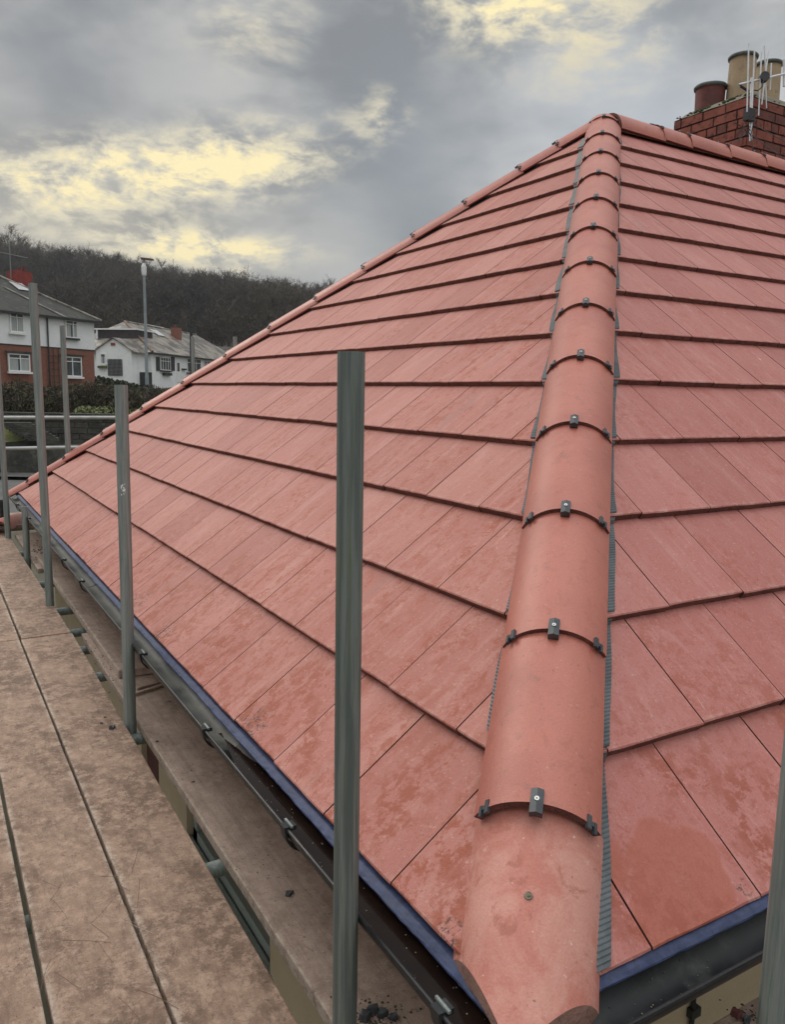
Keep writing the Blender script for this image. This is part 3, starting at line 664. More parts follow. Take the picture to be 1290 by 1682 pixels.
for i in range(260):
    t=rr.random(); 
    if rr.random()<.65: p_=Vector((CH.x+rr.uniform(.01,.12),CH.y+CD*rr.random(),topz+rr.uniform(.01,.10)))
    else: p_=Vector((CH.x+CW*rr.random(),CH.y+rr.uniform(.01,.12),topz+rr.uniform(.0,.09)))
    if rr.random()<.4+.5*math.sin(p_.y*17): continue
    s_=rr.uniform(.006,.018); p_.z=topz+min(1,min(p_.x-CH.x,p_.y-CH.y)/CW*5)**.7*.14; m.lathe(p_,[(0.0001,-s_*.4),(s_,0),(s_*.6,s_*.5),(.0001,s_*.7)],n=6)
o=m.build('moss',M['moss'],chim); o['kind']='stuff'
def pot(c,r,h,mat,taper):
    m=MB(); m.lathe(c,[(r*taper,0),(r*(taper*.55+.45),h*.5),(r,h-.035)],28); o=m.build('chimney_pot',M[mat],chim,smooth=True)
    q=MB(); q.lathe(c,[(r,h-.036),(r+.014,h-.033),(r+.018,h-.012),(r+.008,h),(r-.012,h),(r-.02,h-.02),(r-.03,h-.25)],28); q.build('chimney_pot_rim',M['potrim'],chim,smooth=True)
a=onx(1165,190,6.16); ztop=onx(1165,143,6.16).z; pot((a.x,a.y,topz+.02),.140,ztop-topz-.02,'terrared',.97)
a=onx(1217,160,6.33); ztop=onx(1217,94,6.33).z; pot((a.x,a.y,topz+.03),.122,ztop-topz-.03,'buff',1.1)
a=onx(1259,160,6.86); ztop=onx(1259,106,6.86).z; pot((a.x,a.y,topz+.03),.122,ztop-topz-.03,'buff',1.08)
# ---- TV aerial strapped to the chimney corner
aer=empty('tv_aerial',(CH.x-.05,CH.y-.05,topz),'white rod television aerial strapped to the corner of the brick chimney','aerial')
aer_inv=Vector(aer.location)
def AP(u,v,d): return at(u,v,d)-aer_inv
m=MB(); D0=7.12
m.tube(AP(1234,232,D0+.02),AP(1236,128,D0+.02),.013,n=8); m.build('mast',M['alu'],aer)
m=MB(); m.tube(AP(1214,139,7.05),AP(1300,119,7.55),.010,n=8); m.build('boom',M['alu'],aer)
m=MB()
for (u,v,u2,v2,d) in ((1231,72,1228,184,7.0),(1240.5,82,1236,188,7.14),(1252,86,1247,190,7.22),(1256.5,76,1259,120,7.25),(1263.5,83,1252,172,7.3),(1268,104,1266,148,7.34),(1258,120,1260,178,7.32)):
    m.tube(AP(u,v,d),AP(u2,v2,d),.0068,n=6)
m.build('rods',M['alu'],aer)
m=MB(); m.tube(AP(1289,98,7.5),AP(1289,142,7.5),.012,n=6); m.build('reflector',M['alu'],aer)
m=MB(); c=AP(1256.5,126.5,7.22); dd=(AP(1300,119,7.55)-AP(1214,139,7.05)).normalized(); m.tube(c-fw*.02,c+fw*.03,.043,n=16); m.tube(AP(1217,141,7.06),AP(1231,150,7.1),.012,n=6)
pts=[(1256,130),(1253,142),(1246,149),(1239,148),(1235,160),(1236,190)]
for p1,p2 in zip(pts,pts[1:]): m.tube(AP(*p1,7.14),AP(*p2,7.14),.005,n=6)
m.box(AP(1228,198,7.1)-Vector((.02,.03,.0)),AP(1228,198,7.1)+Vector((.07,.03,.10)));
for i in range(16):
    a_=AP(1236+rr.uniform(-20,6),200+rr.uniform(-5,30),7.05); b_=a_+Vector((rr.uniform(-.08,.06),rr.uniform(-.05,.05),rr.uniform(-.1,.1))); m.tube(a_,b_,.004,n=5)
for p1,p2 in (((1236,222),(1290,262)),((1240,205),(1290,232)),((1232,215),(1200,240))): m.tube(AP(*p1,7.12),AP(*p2,6.95),.0035,n=5)
m.build('cable_box',M['black'],aer)
# ================================================================= SCAFFOLD
ZB=CAM.z-1.32
def tube_mesh(L,mat='galv'):
    m=MB(); r=.02415; n=20; vs=[];fs=[]
    prof=[(r-.004,L-.12),(r-.004,L-.001),(r,L),(r,0)]
    m.lathe((0,0,0),prof[::-1],n); return m
def pole(x,y,z0,z1,label,lean=(0,0),mat='galv'):
    o=tube_mesh(z1-z0).build('scaffold_pole',M[mat],None,smooth='auto',loc=(x,y,z0)); o.rotation_euler=(lean[0],lean[1],0)
    return tag(o,label,'scaffold pole','upright scaffold poles')
A_=onx(573,1000,-.115); pole(A_.x,A_.y,-2.75,onx(574,578,-.115).z,'thick near steel scaffold pole standing in front of the middle of the red roof',mat='galvdark')
B_=onx(202,1000,-.12); pole(B_.x,B_.y,-.42-2.3,onx(192,632,-.12).z,'second nearest scaffold pole with white paint splash, beside the gutter',lean=(0,R(.3)))
C_=onx(77,800,-.125); pole(C_.x,C_.y,-2.75,onx(60,467,-.125).z,'tall greenish scaffold pole crossing in front of the brick and white house',lean=(0,R(-.35)))
D_=onx(13,800,-.125); pole(D_.x,D_.y,-2.75,D_.z+2.2,'scaffold pole at the far left edge of the picture, by the end of the roof',lean=(0,R(-.5)))
E_=onx(42,870,-.1); pole(E_.x,E_.y,-2.75,onx(38,830,-.1).z,'short cut-off scaffold pole beside the far end of the gutter')
F_=at(112,700,7.2); pole(F_.x,F_.y,-2.75,at(110,537,7.2).z,'slim scaffold pole behind the far hip, in front of the lower window',lean=(0,R(-.2)))
G_=ony(1287,1500,-.2); pole(G_.x,G_.y,-2.75,1.25-.0+.0,'near scaffold pole cut by the right edge of the picture')
bpy.data.objects[-1] if False else None
q=at(316.5,570,10.6); pole(q.x,q.y,-2.75,at(316.5,553,10.6).z,'distant scaffold pole behind the roof, in front of the bungalow windows')
q=at(386,560,8.9); pole(q.x,q.y,-2.75,at(386,553,8.9).z,'tip of a scaffold pole just showing above the far hip tiles')
# pole G would show above the frame only if tall; keep it below the sight line of the ridge
gp=[o for o in bpy.data.objects if o.get('label','').startswith('near scaffold pole cut')][0]
m=MB(); 
def splash(pole_o,u,v,xpl,n,seed):
    rr=random.Random(seed); p0=onx(u,v,xpl); m=MB()
    ax=Vector((pole_o.location.x,pole_o.location.y,0))
    for i in range(n):
        z=p0.z+rr.uniform(-.012,.012); a=math.atan2(CAM.y-ax.y,CAM.x-ax.x)+rr.uniform(-.5,.2); r=.0244
        c=Vector((ax.x+r*math.cos(a),ax.y+r*math.sin(a),z)); tdir=Vector((-math.sin(a),math.cos(a),0)); s_=rr.uniform(.001,.004)
        m.add([c-tdir*s_,c+Vector((0,0,-s_*rr.uniform(1,3))),c+tdir*s_,c+Vector((0,0,s_*rr.uniform(1,3)))],[(0,1,2,3)])
    m2=m.build('paint_splash',M['whitepaint']); m2.parent=pole_o; m2.matrix_parent_inverse=Matrix.Translation(-Vector(pole_o.location)); return m2
bpo=[o for o in bpy.data.objects if o.get('label','').startswith('second nearest')][0]
splash(bpo,190,797,-.12,9,1); splash(bpo,200,815,-.12,3,2)
def htube(a,b,label,mat='galv',name='scaffold_tube'):
    a,b=Vector(a),Vector(b); o=tube_mesh((b-a).length).build(name,M[mat],None,smooth='auto',loc=a); o.rotation_euler=(b-a).to_track_quat('Z','Y').to_euler()
    return tag(o,label,'scaffold tube','horizontal scaffold tubes')
q=at(60,686,10.3); htube((q.x-4,q.y+.0,q.z),(q.x+3.2,q.y,q.z),'upper of the two pale guard rail tubes beyond the far end of the roof','rail','guard_rail')
q=at(60,736,10.3); htube((q.x-4,q.y,q.z),(q.x+.95,q.y,q.z),'lower of the two pale guard rail tubes beyond the far end of the roof','rail','guard_rail')
zt=ZB-.038-.026
tl=['nearest transom tube across the gap between the boards','transom tube at the foot of the pole with white paint splash','third transom tube from the camera, under the pale debris board','transom tube just beyond the joint in the boards','transom tube at the foot of the tall greenish pole','transom tube between the tall greenish and the short pole','farthest transom tube in the gap, at the foot of the short pole']
for y,l in zip((1.177,2.178,2.965,3.417,3.76,4.26,5.05),tl):
    htube((-1.35,y,zt),(.235,y,zt),l)
htube((-1.3,6.25,zt),(.23,6.25,zt),'last transom tube under the far end of the boards')
htube((-.27,-2,zt-.052),(-.27,7.9,zt-.052),'long ledger tube running beneath the transoms along the eave')
# boards
def board(name,quad,th,mat,label,group,top=ZB,bev=.004,cat='scaffold board',lift=(0,0)):
    """quad: four (x,y) corners ccw"""
    cx=sum(p[0] for p in quad)/4; cy=sum(p[1] for p in quad)/4
    m=MB(); n=24; vs=[];fs=[]
    (x0,y0),(x1,y1),(x2,y2),(x3,y3)=quad; rr=random.Random(int(cx*1000+cy*77))
    for k in range(n+1):
        f=k/n; a=Vector((x0+(x3-x0)*f,y0+(y3-y0)*f)); b_=Vector((x1+(x2-x1)*f,y1+(y2-y1)*f))
        ja,jb=rr.uniform(-.0012,.0012),rr.uniform(-.0012,.0012); dz=lift[0]*(1-f)+lift[1]*f
        vs+=[(a.x-cx+ja,a.y-cy,dz-th),(b_.x-cx+jb,b_.y-cy,dz-th),(b_.x-cx+jb,b_.y-cy,dz),(a.x-cx+ja,a.y-cy,dz)]
    for k in range(n):
        for j in range(4): fs.append((k*4+j,k*4+(j+1)%4,(k+1)*4+(j+1)%4,(k+1)*4+j))
    fs+=[(3,2,1,0),(4*n,4*n+1,4*n+2,4*n+3)]
    m.add(vs,[f[::-1] for f in fs]); o=m.build(name,mat,None,bevel=bev,loc=(cx,cy,top))
    return tag(o,label,cat,group)
gg='boards of the scaffold walkway'
y1=3.555
board('scaffold_board',[(-.372,-1.4),(-.170,-1.4),(-.112,y1),(-.366,y1)],.038,M['board'],'near walkway board next to the gap, with dark debris chips on it',gg)
board('scaffold_board',[(-.597,-1.4),(-.383,-1.4),(-.374,y1),(-.592,y1)],.038,M['board'],'scratched near walkway board between the two long gaps',gg)
board('scaffold_board',[(-.83,-1.4),(-.611,-1.4),(-.602,y1),(-.82,y1)],.038,M['board'],'near walkway board at the bottom left corner of the picture',gg)
board('scaffold_board',[(-1.07,-1.4),(-.84,-1.4),(-.832,y1),(-1.06,y1)],.038,M['board'],'outermost near walkway board, just left of the picture',gg)
board('scaffold_board',[(-.362,y1+.010),(-.116,y1+.010),(-.128,7.08),(-.360,7.08)],.038,M['board'],'far walkway board beside the poles, beyond the board joint',gg,top=ZB+.002)
board('scaffold_board',[(-.60,y1+.012),(-.372,y1+.012),(-.37,7.08),(-.598,7.08)],.038,M['board'],'far walkway board at the left edge, beyond the board joint',gg,top=ZB-.001)
board('scaffold_board',[(-.84,y1+.01),(-.61,y1+.01),(-.608,7.08),(-.838,7.08)],.038,M['board'],'outer far walkway board hidden at the left edge of the picture',gg)
# end boards across
for i in range(4):
    yy=7.10+i*.235
    board('scaffold_board',[(-1.6,yy),(1.2,yy),(1.2,yy+.222),(-1.6,yy+.222)],.038,M['woodx'],['first','second','third','fourth'][i]+' board across the far end of the walkway, past the end of the roof',gg,top=ZB+.03-.0*i)
gi='timber boards lying under the gutter'
board('timber_board',[(-.088,-.9),(.135,-.9),(.135,3.52),(-.072,3.52)],.038,M['wood'],'long timber board under the near gutter, with slate chips on it',gi)
board('timber_board',[(-.042,2.72),(.175,2.70),(.185,5.55),(-.045,5.62)],.038,M['wood'],'timber board lapped on top under the middle of the gutter',gi,top=ZB+.041)
board('timber_board',[(-.075,5.30),(.14,5.30),(.14,6.9),(-.075,6.9)],.038,M['wood'],'dirty timber board under the far end of the gutter',gi,top=ZB)
rb=onz(1171,1680,ZB).y
board('timber_board',[(.30,-.30),(1.02,-.30),(1.02,rb+.0),(.30,rb)][0:4],.038,M['woodx'],'timber board under the right hand gutter at the bottom right corner',gi)
board('timber_board',[(1.03,-.30),(3.6,-.30),(3.6,rb+.004),(1.03,rb+.004)],.038,M['woodx'],'second timber board end to end under the right hand gutter',gi)
# scratches
sb=[o for o in bpy.data.objects if o.get('label','').startswith('scratched')][0]
def strokes(parent,n,seed,u0,v0,u1,v1,mat,wd=(.0006,.0014)):
    rr=random.Random(seed); m=MB()
    for i in range(n):
        a=onz(rr.uniform(u0,u1),rr.uniform(v0,v1),ZB+.0006); 
        ang=rr.choice([rr.gauss(-.2,.35),rr.gauss(.9,.25),rr.gauss(-1.1,.3)]); L=rr.uniform(.03,.13); pts=[]
        p_=a.copy()
        for k in range(5):
            pts.append(p_.copy()); p_=p_+Vector((math.cos(ang),math.sin(ang),0))*(L/4); ang+=rr.gauss(0,.06)
        wv=rr.uniform(*wd)
        for q1,q2 in zip(pts,pts[1:]):
            nn=Vector((-(q2-q1).y,(q2-q1).x,0)).normalized()*wv; m.add([q1-nn,q2-nn,q2+nn,q1+nn],[(0,1,2,3)])
    o=m.build('scratch_marks',mat); o.parent=parent; o.matrix_parent_inverse=Matrix.Translation(-Vector(parent.location)); o['kind']='stuff'; return o
M['scr']=simple('scratch_dark',(.13,.075,.05),(.17,.10,.07),30,.9); M['scrl']=simple('scratch_pale',(.42,.34,.27),(.5,.4,.33),30,.9)
strokes(sb,20,3,60,1430,230,1640,M['scr'],(.0003,.0008)); strokes(sb,10,4,60,1440,220,1640,M['scrl'],(.0003,.0005))
# debris
def chip(u,v,size,label,z=ZB,mat='slatechip',seed=0,h=.35):
    rr=random.Random(seed+int(u)); p_=onz(u,v,z+.001); m=MB(); n=rr.randint(4,6)
    ang=sorted(rr.uniform(0,6.28) for _ in range(n)); ang=[2*math.pi*i/n+rr.uniform(-.4,.4) for i in range(n)]
    low=[(size*rr.uniform(.7,1.2)*math.cos(a),size*rr.uniform(.5,1)*math.sin(a),0) for a in ang]; hi_=[(x*.85,y*.85,size*h*rr.uniform(.6,1.3)) for x,y,_ in low]
    m.add(low+hi_,[tuple(range(n-1,-1,-1)),tuple(range(n,2*n))]+[(i,(i+1)%n,n+(i+1)%n,n+i) for i in range(n)])
    o=m.build('slate_fragment',M[mat],None,loc=p_); return tag(o,label,'fragment','broken bits lying on the boards')
chip(475,1468,.017,'flat black slate chip alone on the timber board under the gutter',h=.25)
chip(184,1196,.016,'largest black chip on the walkway board near the splashed pole',h=.6)
chip(172,1178,.007,'small black chip left of the largest chip on the walkway board')
chip(166,1188,.008,'tiny chip farthest left on the walkway board near the splashed pole')
chip(276,1152,.013,'grey stone chip on the timber board near the timber slivers',mat='mortar')
chip(317,1284,.006,'small round black pellet on the timber board under the gutter')
chip(258,1218,.008,'pale edged chip on the timber board close to the splashed pole')
for i,(u,v,s_) in enumerate([(612,1660,.02),(628,1668,.016),(598,1672,.017),(646,1672,.012)]):
    chip(u,v,s_,['black lump at the left of the heap by the near pole','black lump in the middle of the heap by the near pole','black lump at the front of the heap by the near pole','black lump at the right of the heap by the near pole'][i],seed=i,h=.8)
chip(1212,1668,.016,'orange brown stone on the board at the bottom right corner',mat='terrared',h=.8)
chip(1228,1676,.012,'dark stone on the board at the bottom right corner',h=.8)
def sliver(u,v,L,wd,ang,label):
    p_=onz(u,v,ZB+.001); m=MB(); m.box((-L/2,-wd/2,0),(L/2,wd/2,.012)); o=m.build('timber_offcut',M['wood'],None,loc=p_,bevel=.002); o.rotation_euler[2]=ang
    return tag(o,label,'offcut','thin timber offcuts')
sliver(247,1134,.17,.018,.35,'front sliver of wood under the raised end of the lapped board'); sliver(252,1126,.16,.016,.25,'rear sliver of wood under the raised end of the lapped board')
# crumbs as stuff
m=MB(); rr=random.Random(77)
def crumbs(u,v,n,su,sv,smin,smax,z=ZB):
    for i in range(n):
        p_=onz(rr.gauss(u,su),rr.gauss(v,sv),z); s_=rr.uniform(smin,smax); a=rr.uniform(0,3)
        d1=Vector((math.cos(a),math.sin(a),0))*s_; d2=Vector((-math.sin(a),math.cos(a),0))*s_*rr.uniform(.5,1); t_=Vector((0,0,s_*.7))
        m.add([p_-d1,p_-d2,p_+d1,p_+d2,p_+t_],[(0,1,4),(1,2,4),(2,3,4),(3,0,4)])
crumbs(425,1420,45,28,22,.001,.003); crumbs(300,1210,40,30,35,.001,.0035); crumbs(620,1670,160,30,16,.001,.005); crumbs(170,1185,26,14,18,.001,.003)
crumbs(178,1075,90,16,26,.0015,.006,ZB); crumbs(60,900,60,8,8,.003,.012); crumbs(400,1300,30,90,100,.0008,.002); crumbs(200,1400,60,120,160,.0007,.0018); crumbs(150,960,80,34,40,.0015,.005,ZB+.042); crumbs(1235,1668,60,22,10,.001,.005)
o=m.build('dirt_crumbs',M['dirt']); tag(o,'dark crumbs of dirt scattered over the scaffold boards','dirt',kind='stuff')
# spare half round tile left on the far boards
p_=onz(6,872,ZB+.04)
m=MB(); halfround(Vector((0,0,.10)),Vector((.5,.86,0)),Vector((.86,-.5,0)),Vector((0,0,1)),.45,0,0,mb=m)
o=m.build('spare_ridge_tile',[M['hip'],M['butt']],None,smooth='auto',loc=(p_.x-.06,p_.y+.05,ZB+.03)); tag(o,'spare half round red ridge tile lying on the far boards at the left edge','ridge tile')
m=MB(); m.box((-.25,-.02,0),(.30,.02,.03)); m.box((-.2,.05,0),(.28,.085,.028)); o=m.build('batten_offcut',M['wood'],None,loc=(-.02,7.0,ZB+.035)); tag(o,'thin roofing batten lying across the far end of the walkway','batten')
# ================================================================= TERRAIN AND BACKGROUND
F2=Vector((math.sin(YAW),math.cos(YAW))); R2=Vector((math.cos(YAW),-math.sin(YAW)))
def FL(f,l,z=0): return Vector((CAM.x+F2.x*f+R2.x*l,CAM.y+F2.y*f+R2.y*l,z))
def tofl(p): d=Vector((p.x-CAM.x,p.y-CAM.y)); return d.dot(F2),d.dot(R2)
def lerp_tab(x,tab):
    if x<=tab[0][0]: return tab[0][1]
    for (a,b_),(c,d) in zip(tab,tab[1:]):
        if x<=c: return b_+(d-b_)*(x-a)/(c-a)
    return tab[-1][1]
RIDGE=[(-260,70),(-175,55),(-150,50),(-120,46),(-95,40.5),(-60,38),(-30,36),(60,36),(400,30)]
def hz(f,l):
    z=lerp_tab(f,[(12,-2.75),(27,-2.0),(29.9,-1.95),(30.25,-.3),(34,-.1),(50,.1),(62,.3),(80,.8),(95,2.6),(150,9.5)])
    if f>150:
        rg=lerp_tab(l*350/max(f,150) if f<350 else l,RIDGE); k=min(1,(f-150)/200); k=k*.6+.4*(k*k*(3-2*k)); z=9.5+(rg-9.5)*k
        z+=2.2*math.sin(l*.045+f*.02)*k*(1-k)*4*.5+1.5*math.sin(l*.11+1)*k*(1-k)*3
        if f>350: z=rg+min(6,(f-350)*.02)
    if f<30 : pass
    if l>5 and 26<f<34: z=lerp_tab(f,[(12,-2.75),(27,-2.0),(34,-.1)])
    return z
fs_=[-60,-20,-5,5,12,20,27,29.9,30.25,34,42,50,60,72,85,95,110,130,150]+[150+10*i for i in range(1,21)]+[370,400,500,700,1100,1800,3000]
ls_=[-1500,-900,-600,-450,-350]+[-300+12*i for i in range(0,50)]+[350,450,700,1200,2000]
vs=[];fc=[]
for f in fs_:
    for l in ls_: 
        sc=max(.12,min(1,f/300)) if f<300 else 1
        l2=l*sc if abs(l)<=300 else (l-math.copysign(300,l))+math.copysign(300*sc,l); vs.append(tuple(FL(f,l2,hz(f,l2))))
n=len(ls_)
mi=[]
for i in range(len(fs_)-1):
    for j in range(n-1): fc.append((i*n+j,i*n+j+1,(i+1)*n+j+1,(i+1)*n+j)); mi.append(1 if fs_[i]>=95 else 0)
m=MB(); m.add(vs,fc); m.mi=mi; o=m.build('ground',[M['ground'],M['hill']],smooth=True); tag(o,kind='structure')
def strip(name,f0,f1,l0,l1,mat,dz=.02,kind='structure',label=None,cat=None):
    m=MB(); n=20; mm=6; vs=[];fc=[]
    for i in range(mm+1):
        for j in range(n+1): f=f0+(f1-f0)*i/mm; l=l0+(l1-l0)*j/n; vs.append(tuple(FL(f,l,hz(f,l)+dz)))
    for i in range(mm):
        for j in range(n): a=i*(n+1)+j; fc.append((a,a+1,a+n+2,a+n+1))
    m.add(vs,fc); o=m.build(name,M[mat]); return tag(o,label,cat,kind=kind)
strip('road',19,25.5,-60,40,'asphalt',.03); strip('pavement',25.6,27,-60,40,'asphalt',.13)
# retaining wall with sloping grass bank
wl=empty('stone_retaining_wall',FL(30,-12,-2),'dark stone retaining wall across the road with a sloping coping','wall')
inv=Matrix.Translation(-Vector(wl.location))
def ch(o,par):
    o.parent=par; o.matrix_parent_inverse=Matrix.Translation(-Vector(par.location)); return o
m=MB(); rr=random.Random(2)
for row_ in range(9):
    l=-26.0+(row_%2)*.3
    while l<-6.5:
        L_=rr.uniform(.4,.8); z0=-2.05+row_*.215; j=rr.uniform(0,.05)
        a=FL(29.95-j,l,z0);b_=FL(29.95-j,l+L_-.025,z0);c_=FL(30.3,l+L_-.025,z0);d_=FL(30.3,l,z0); hh=Vector((0,0,.20))
        m.add([a,b_,c_,d_,a+hh,b_+hh,c_+hh,d_+hh],[(4,5,6,7),(0,1,5,4),(1,2,6,5),(2,3,7,6),(3,0,4,7)]); l+=L_
ch(m.build('stonework',M['stone']),wl)
m=MB(); m.add([FL(29.82,-26,-.12),FL(29.82,-6.3,-.12),FL(30.4,-6.3,-.12),FL(30.4,-26,-.12),FL(29.82,-26,-.02),FL(29.82,-6.3,-.02),FL(30.4,-6.3,-.02),FL(30.4,-26,-.02)],[(0,3,2,1),(4,5,6,7),(0,1,5,4),(1,2,6,5),(2,3,7,6),(3,0,4,7)]); ch(m.build('coping',M['stone']),wl)
# small lawn and lower garden wall in front of it
m=MB(); a=[at(-40,700,27.5),at(22,700,27.5),at(60,722,27.3),at(-40,731,26.8)]
m.add([tuple(x) for x in a],[(0,3,2,1)]); m.add([(x.x,x.y,-2.2) for x in a]+[tuple(x-Vector((0,0,.01))) for x in a],[(0,1,5,4),(1,2,6,5),(2,3,7,6),(3,0,4,7)],mi=1)
o=m.build('grass_bank',[M['grass'],M['stone']]); tag(o,'sloping patch of green lawn above the low dark wall, left edge','lawn')
m=MB(); 
for i in range(9): 
    t=i/9; p_=at(25+ (75-25)*t,694+(722-694)*t,27.2); m.box(p_-Vector((.5,.2,.10)),p_+Vector((.5,.2,0)))
o=m.build('garden_steps',M['stone']); tag(o,'dark stone garden steps beside the patch of lawn','steps')
m=MB(); a=at(-60,738,26.3); b_=at(135,730,26.6); 
vs=[Vector((a.x,a.y,-2.1)),Vector((b_.x,b_.y,-2.1)),b_,a]; k=Vector((F2.x*.3,F2.y*.3,0)); m.add([tuple(v) for v in vs]+[tuple(v+k) for v in vs],[(0,1,2,3),(4,7,6,5),(3,2,6,7),(0,3,7,4),(1,5,6,2)])
o=m.build('low_garden_wall',M['stone']); tag(o,'low dark garden wall beside the road, below the lawn','wall')
# ---- leafy masses
def leafmass(boxes,n,size,seed,elong=1.0,vert=0.0):
    """boxes: list of (centre, half extents along F2, R2, z)"""
    g=np.random.default_rng(seed); vols=np.array([b_[1][0]*b_[1][1]*b_[1][2] for b_ in boxes])**.7; pr=vols/vols.sum()
    idx=g.choice(len(boxes),n,p=pr); C_=np.array([tuple(b_[0]) for b_ in boxes])[idx]; H=np.array([b_[1] for b_ in boxes])[idx]
    d=g.normal(size=(n,3)); d/=np.linalg.norm(d,axis=1)[:,None]; r=g.random(n)**.28; q=d*r[:,None]*H
    pos=C_+np.outer(q[:,0],[F2.x,F2.y,0])+np.outer(q[:,1],[R2.x,R2.y,0])+np.outer(q[:,2],[0,0,1])
    a=g.normal(size=(n,3)); a[:,2]=a[:,2]*(1+vert*4); a/=np.linalg.norm(a,axis=1)[:,None]; b2=g.normal(size=(n,3)); b2-=a*(a*b2).sum(1)[:,None]; b2/=np.linalg.norm(b2,axis=1)[:,None]
    s_=size*g.uniform(.5,1.4,n)[:,None]; e_=elong
    V=np.stack([pos-a*s_*e_,pos+b2*s_/ (1 if e_==1 else e_),pos+a*s_*e_,pos-b2*s_/(1 if e_==1 else e_)],1).reshape(-1,3)
    return V
def npmesh(name,V,mats,parent=None,midx=None):
    nf=len(V)//4; me=bpy.data.meshes.new(name); me.vertices.add(len(V)); me.vertices.foreach_set('co',V.astype(np.float32).ravel())
    me.loops.add(nf*4); me.loops.foreach_set('vertex_index',np.arange(nf*4,dtype=np.int32)); me.polygons.add(nf); me.polygons.foreach_set('loop_start',np.arange(0,nf*4,4,dtype=np.int32)); me.polygons.foreach_set('loop_total',np.full(nf,4,dtype=np.int32))
    for q in mats: me.materials.append(q)
    if midx is not None: me.polygons.foreach_set('material_index',midx.astype(np.int32))
    me.update(); me.validate(); o=bpy.data.objects.new(name,me); COL.objects.link(o)
    if parent: ch(o,parent)
    return o
def bush(name,cols,n,size,seed,mats,label,cat,elong=1.0,vert=0,split=None,group=None):
    V=leafmass(cols,n,size,seed,elong,vert); g=np.random.default_rng(seed+1); mi=g.choice(len(mats),len(V)//4,p=split); o=npmesh(name,V,mats,None,mi); return tag(o,label,cat,group)
# tall brown and green hedge on the wall
bx_=[]
rr=random.Random(11)
for i in range(26):
    l=-20+i*.55; f=32.6+rr.uniform(-.5,.6); top=lerp_tab(l,[(-20,1.0),(-13,1.15),(-11,1.05),(-9.2,.9),(-8.2,.5)])+rr.uniform(-.15,.15)
    bx_.append((FL(f,l,(top-.3)/2+-.1),(.9,.75,(top+.5)/2)))
bush('hedge',bx_,52000,.042,21,[M['hedgeb'],M['hedgeg'],M['ever'],M['twig2']],'tall straggly brown and green hedge in front of the brick and white house','hedge',elong=2.2,vert=.3,split=[.52,.12,.26,.10])
bx_=[(FL(31.0,l,-.12+rr.uniform(-.05,.05)),(.5,.5,.33)) for l in [-11.9+.35*i for i in range(9)]]
bush('hedge',bx_,7000,.05,23,[M['hedgel'],M['hedgeg']],'low pale green hedge below the brown hedge, left of the far hip','hedge',elong=1.3,split=[.75,.25])
bx_=[]
for i in range(24):
    t=i/23; a=at(158+ (300-158)*t,622+(656-622)*t,58-6*t); bx_.append((a-Vector((0,0,.8)),(.9,.9,1.1)))
bush('hedge',bx_,14000,.10,25,[M['ever'],M['hedgeg']],'clipped dark green hedge sloping down in front of the white bungalow','hedge',split=[.85,.15])
bx_=[(FL(31.4,l,.15+rr.uniform(-.3,.2)),(.7,.6,.55)) for l in [-10.6+.5*i for i in range(6)]]
bush('bush',bx_,5000,.07,27,[M['twig2'],M['hedgeb'],M['hedgeg']],'reddish brown twiggy bush beside the street lamp','bush',elong=2,vert=.4,split=[.45,.35,.2])
# ---- brick and white semi
M['semibrick']=brickmat('orange_brick',(.23,.085,.055),(.28,.10,.065),(.22,.14,.11),1,(math.cos(.46),math.sin(.46),0),None,.008)
gv=ray(1280,645); gdir=Vector((gv.x,gv.y,0)).normalized()         # facade runs this way to the right
O=at(158,640,55); O.z=.2
U=-gdir; V_=Vector((U.y,-U.x,0)); 
if V_.dot(Vector((F2.x,F2.y,0)))<0: V_=-V_
semi=empty('semi_detached_house',O,'two storey house, white render above red brick, grey slate roof with red chimney','house')
def TFm(a,v,z): return U*a+V_*v+Vector((0,0,z-O.z))
def facade(u,v):
    d=ray(u,v); k=(O-CAM).dot(V_)/d.dot(V_); p_=CAM+d*k; q=p_-O; return q.dot(U),p_.z
zE=facade(158,528)[1]; zM=facade(157,575)[1]
class LB(MB):
    def __init__(s,f): super().__init__(); s.tf=lambda v:f(v.x,v.y,v.z)
LEN=21; DEP=8.0
m=LB(TFm); m.box((0,0,zM),(LEN,DEP,zE)); m.build('upper_wall',M['white'],semi)
m=LB(TFm); m.box((.05,.05,-.2),(LEN-.05,DEP-.05,zM-.0),0); m.box((0,0.02,zM-.08),(LEN,DEP,zM-.002),1); m.build('lower_wall',[M['semibrick'],M['stone']],semi)
m=LB(TFm); e_=.35; rz_=zE+2.55; rp=DEP/2
m.add([(-e_,-e_,zE),(LEN+e_,-e_,zE),(LEN+e_,DEP+e_,zE),(-e_,DEP+e_,zE),(rp,rp,rz_),(LEN-rp,rp,rz_)],[(0,4,5,1),(1,5,2),(2,5,4,3),(3,4,0)])
m.box((-e_-.02,-e_-.02,zE-.14),(LEN+e_,DEP+e_,zE-.005),1)
rf=m.build('roof',[M['roofslate'],M['black']],semi)
m=LB(TFm); m.tube((-e_,-e_,zE+.03),(rp,rp,rz_+.03),.10,n=8); m.tube((rp,rp,rz_+.03),(LEN-rp,rp,rz_+.03),.1,n=8); m.add([(2.6,-e_+.0,zE+.05),(2.95,-e_,zE+.05),(5.0,2.6,zE+1.73+.06),(4.75,2.6,zE+1.73+.06)],[(0,1,2,3)]); m.build('ridge_capping',M['roofslate2'],rf)
def pxa(u,v=500): return facade(u,v)[0]
def onplane(u,v,P0,Nn):
    d=ray(u,v); k=(P0-CAM).dot(Nn)/d.dot(Nn); return CAM+d*k
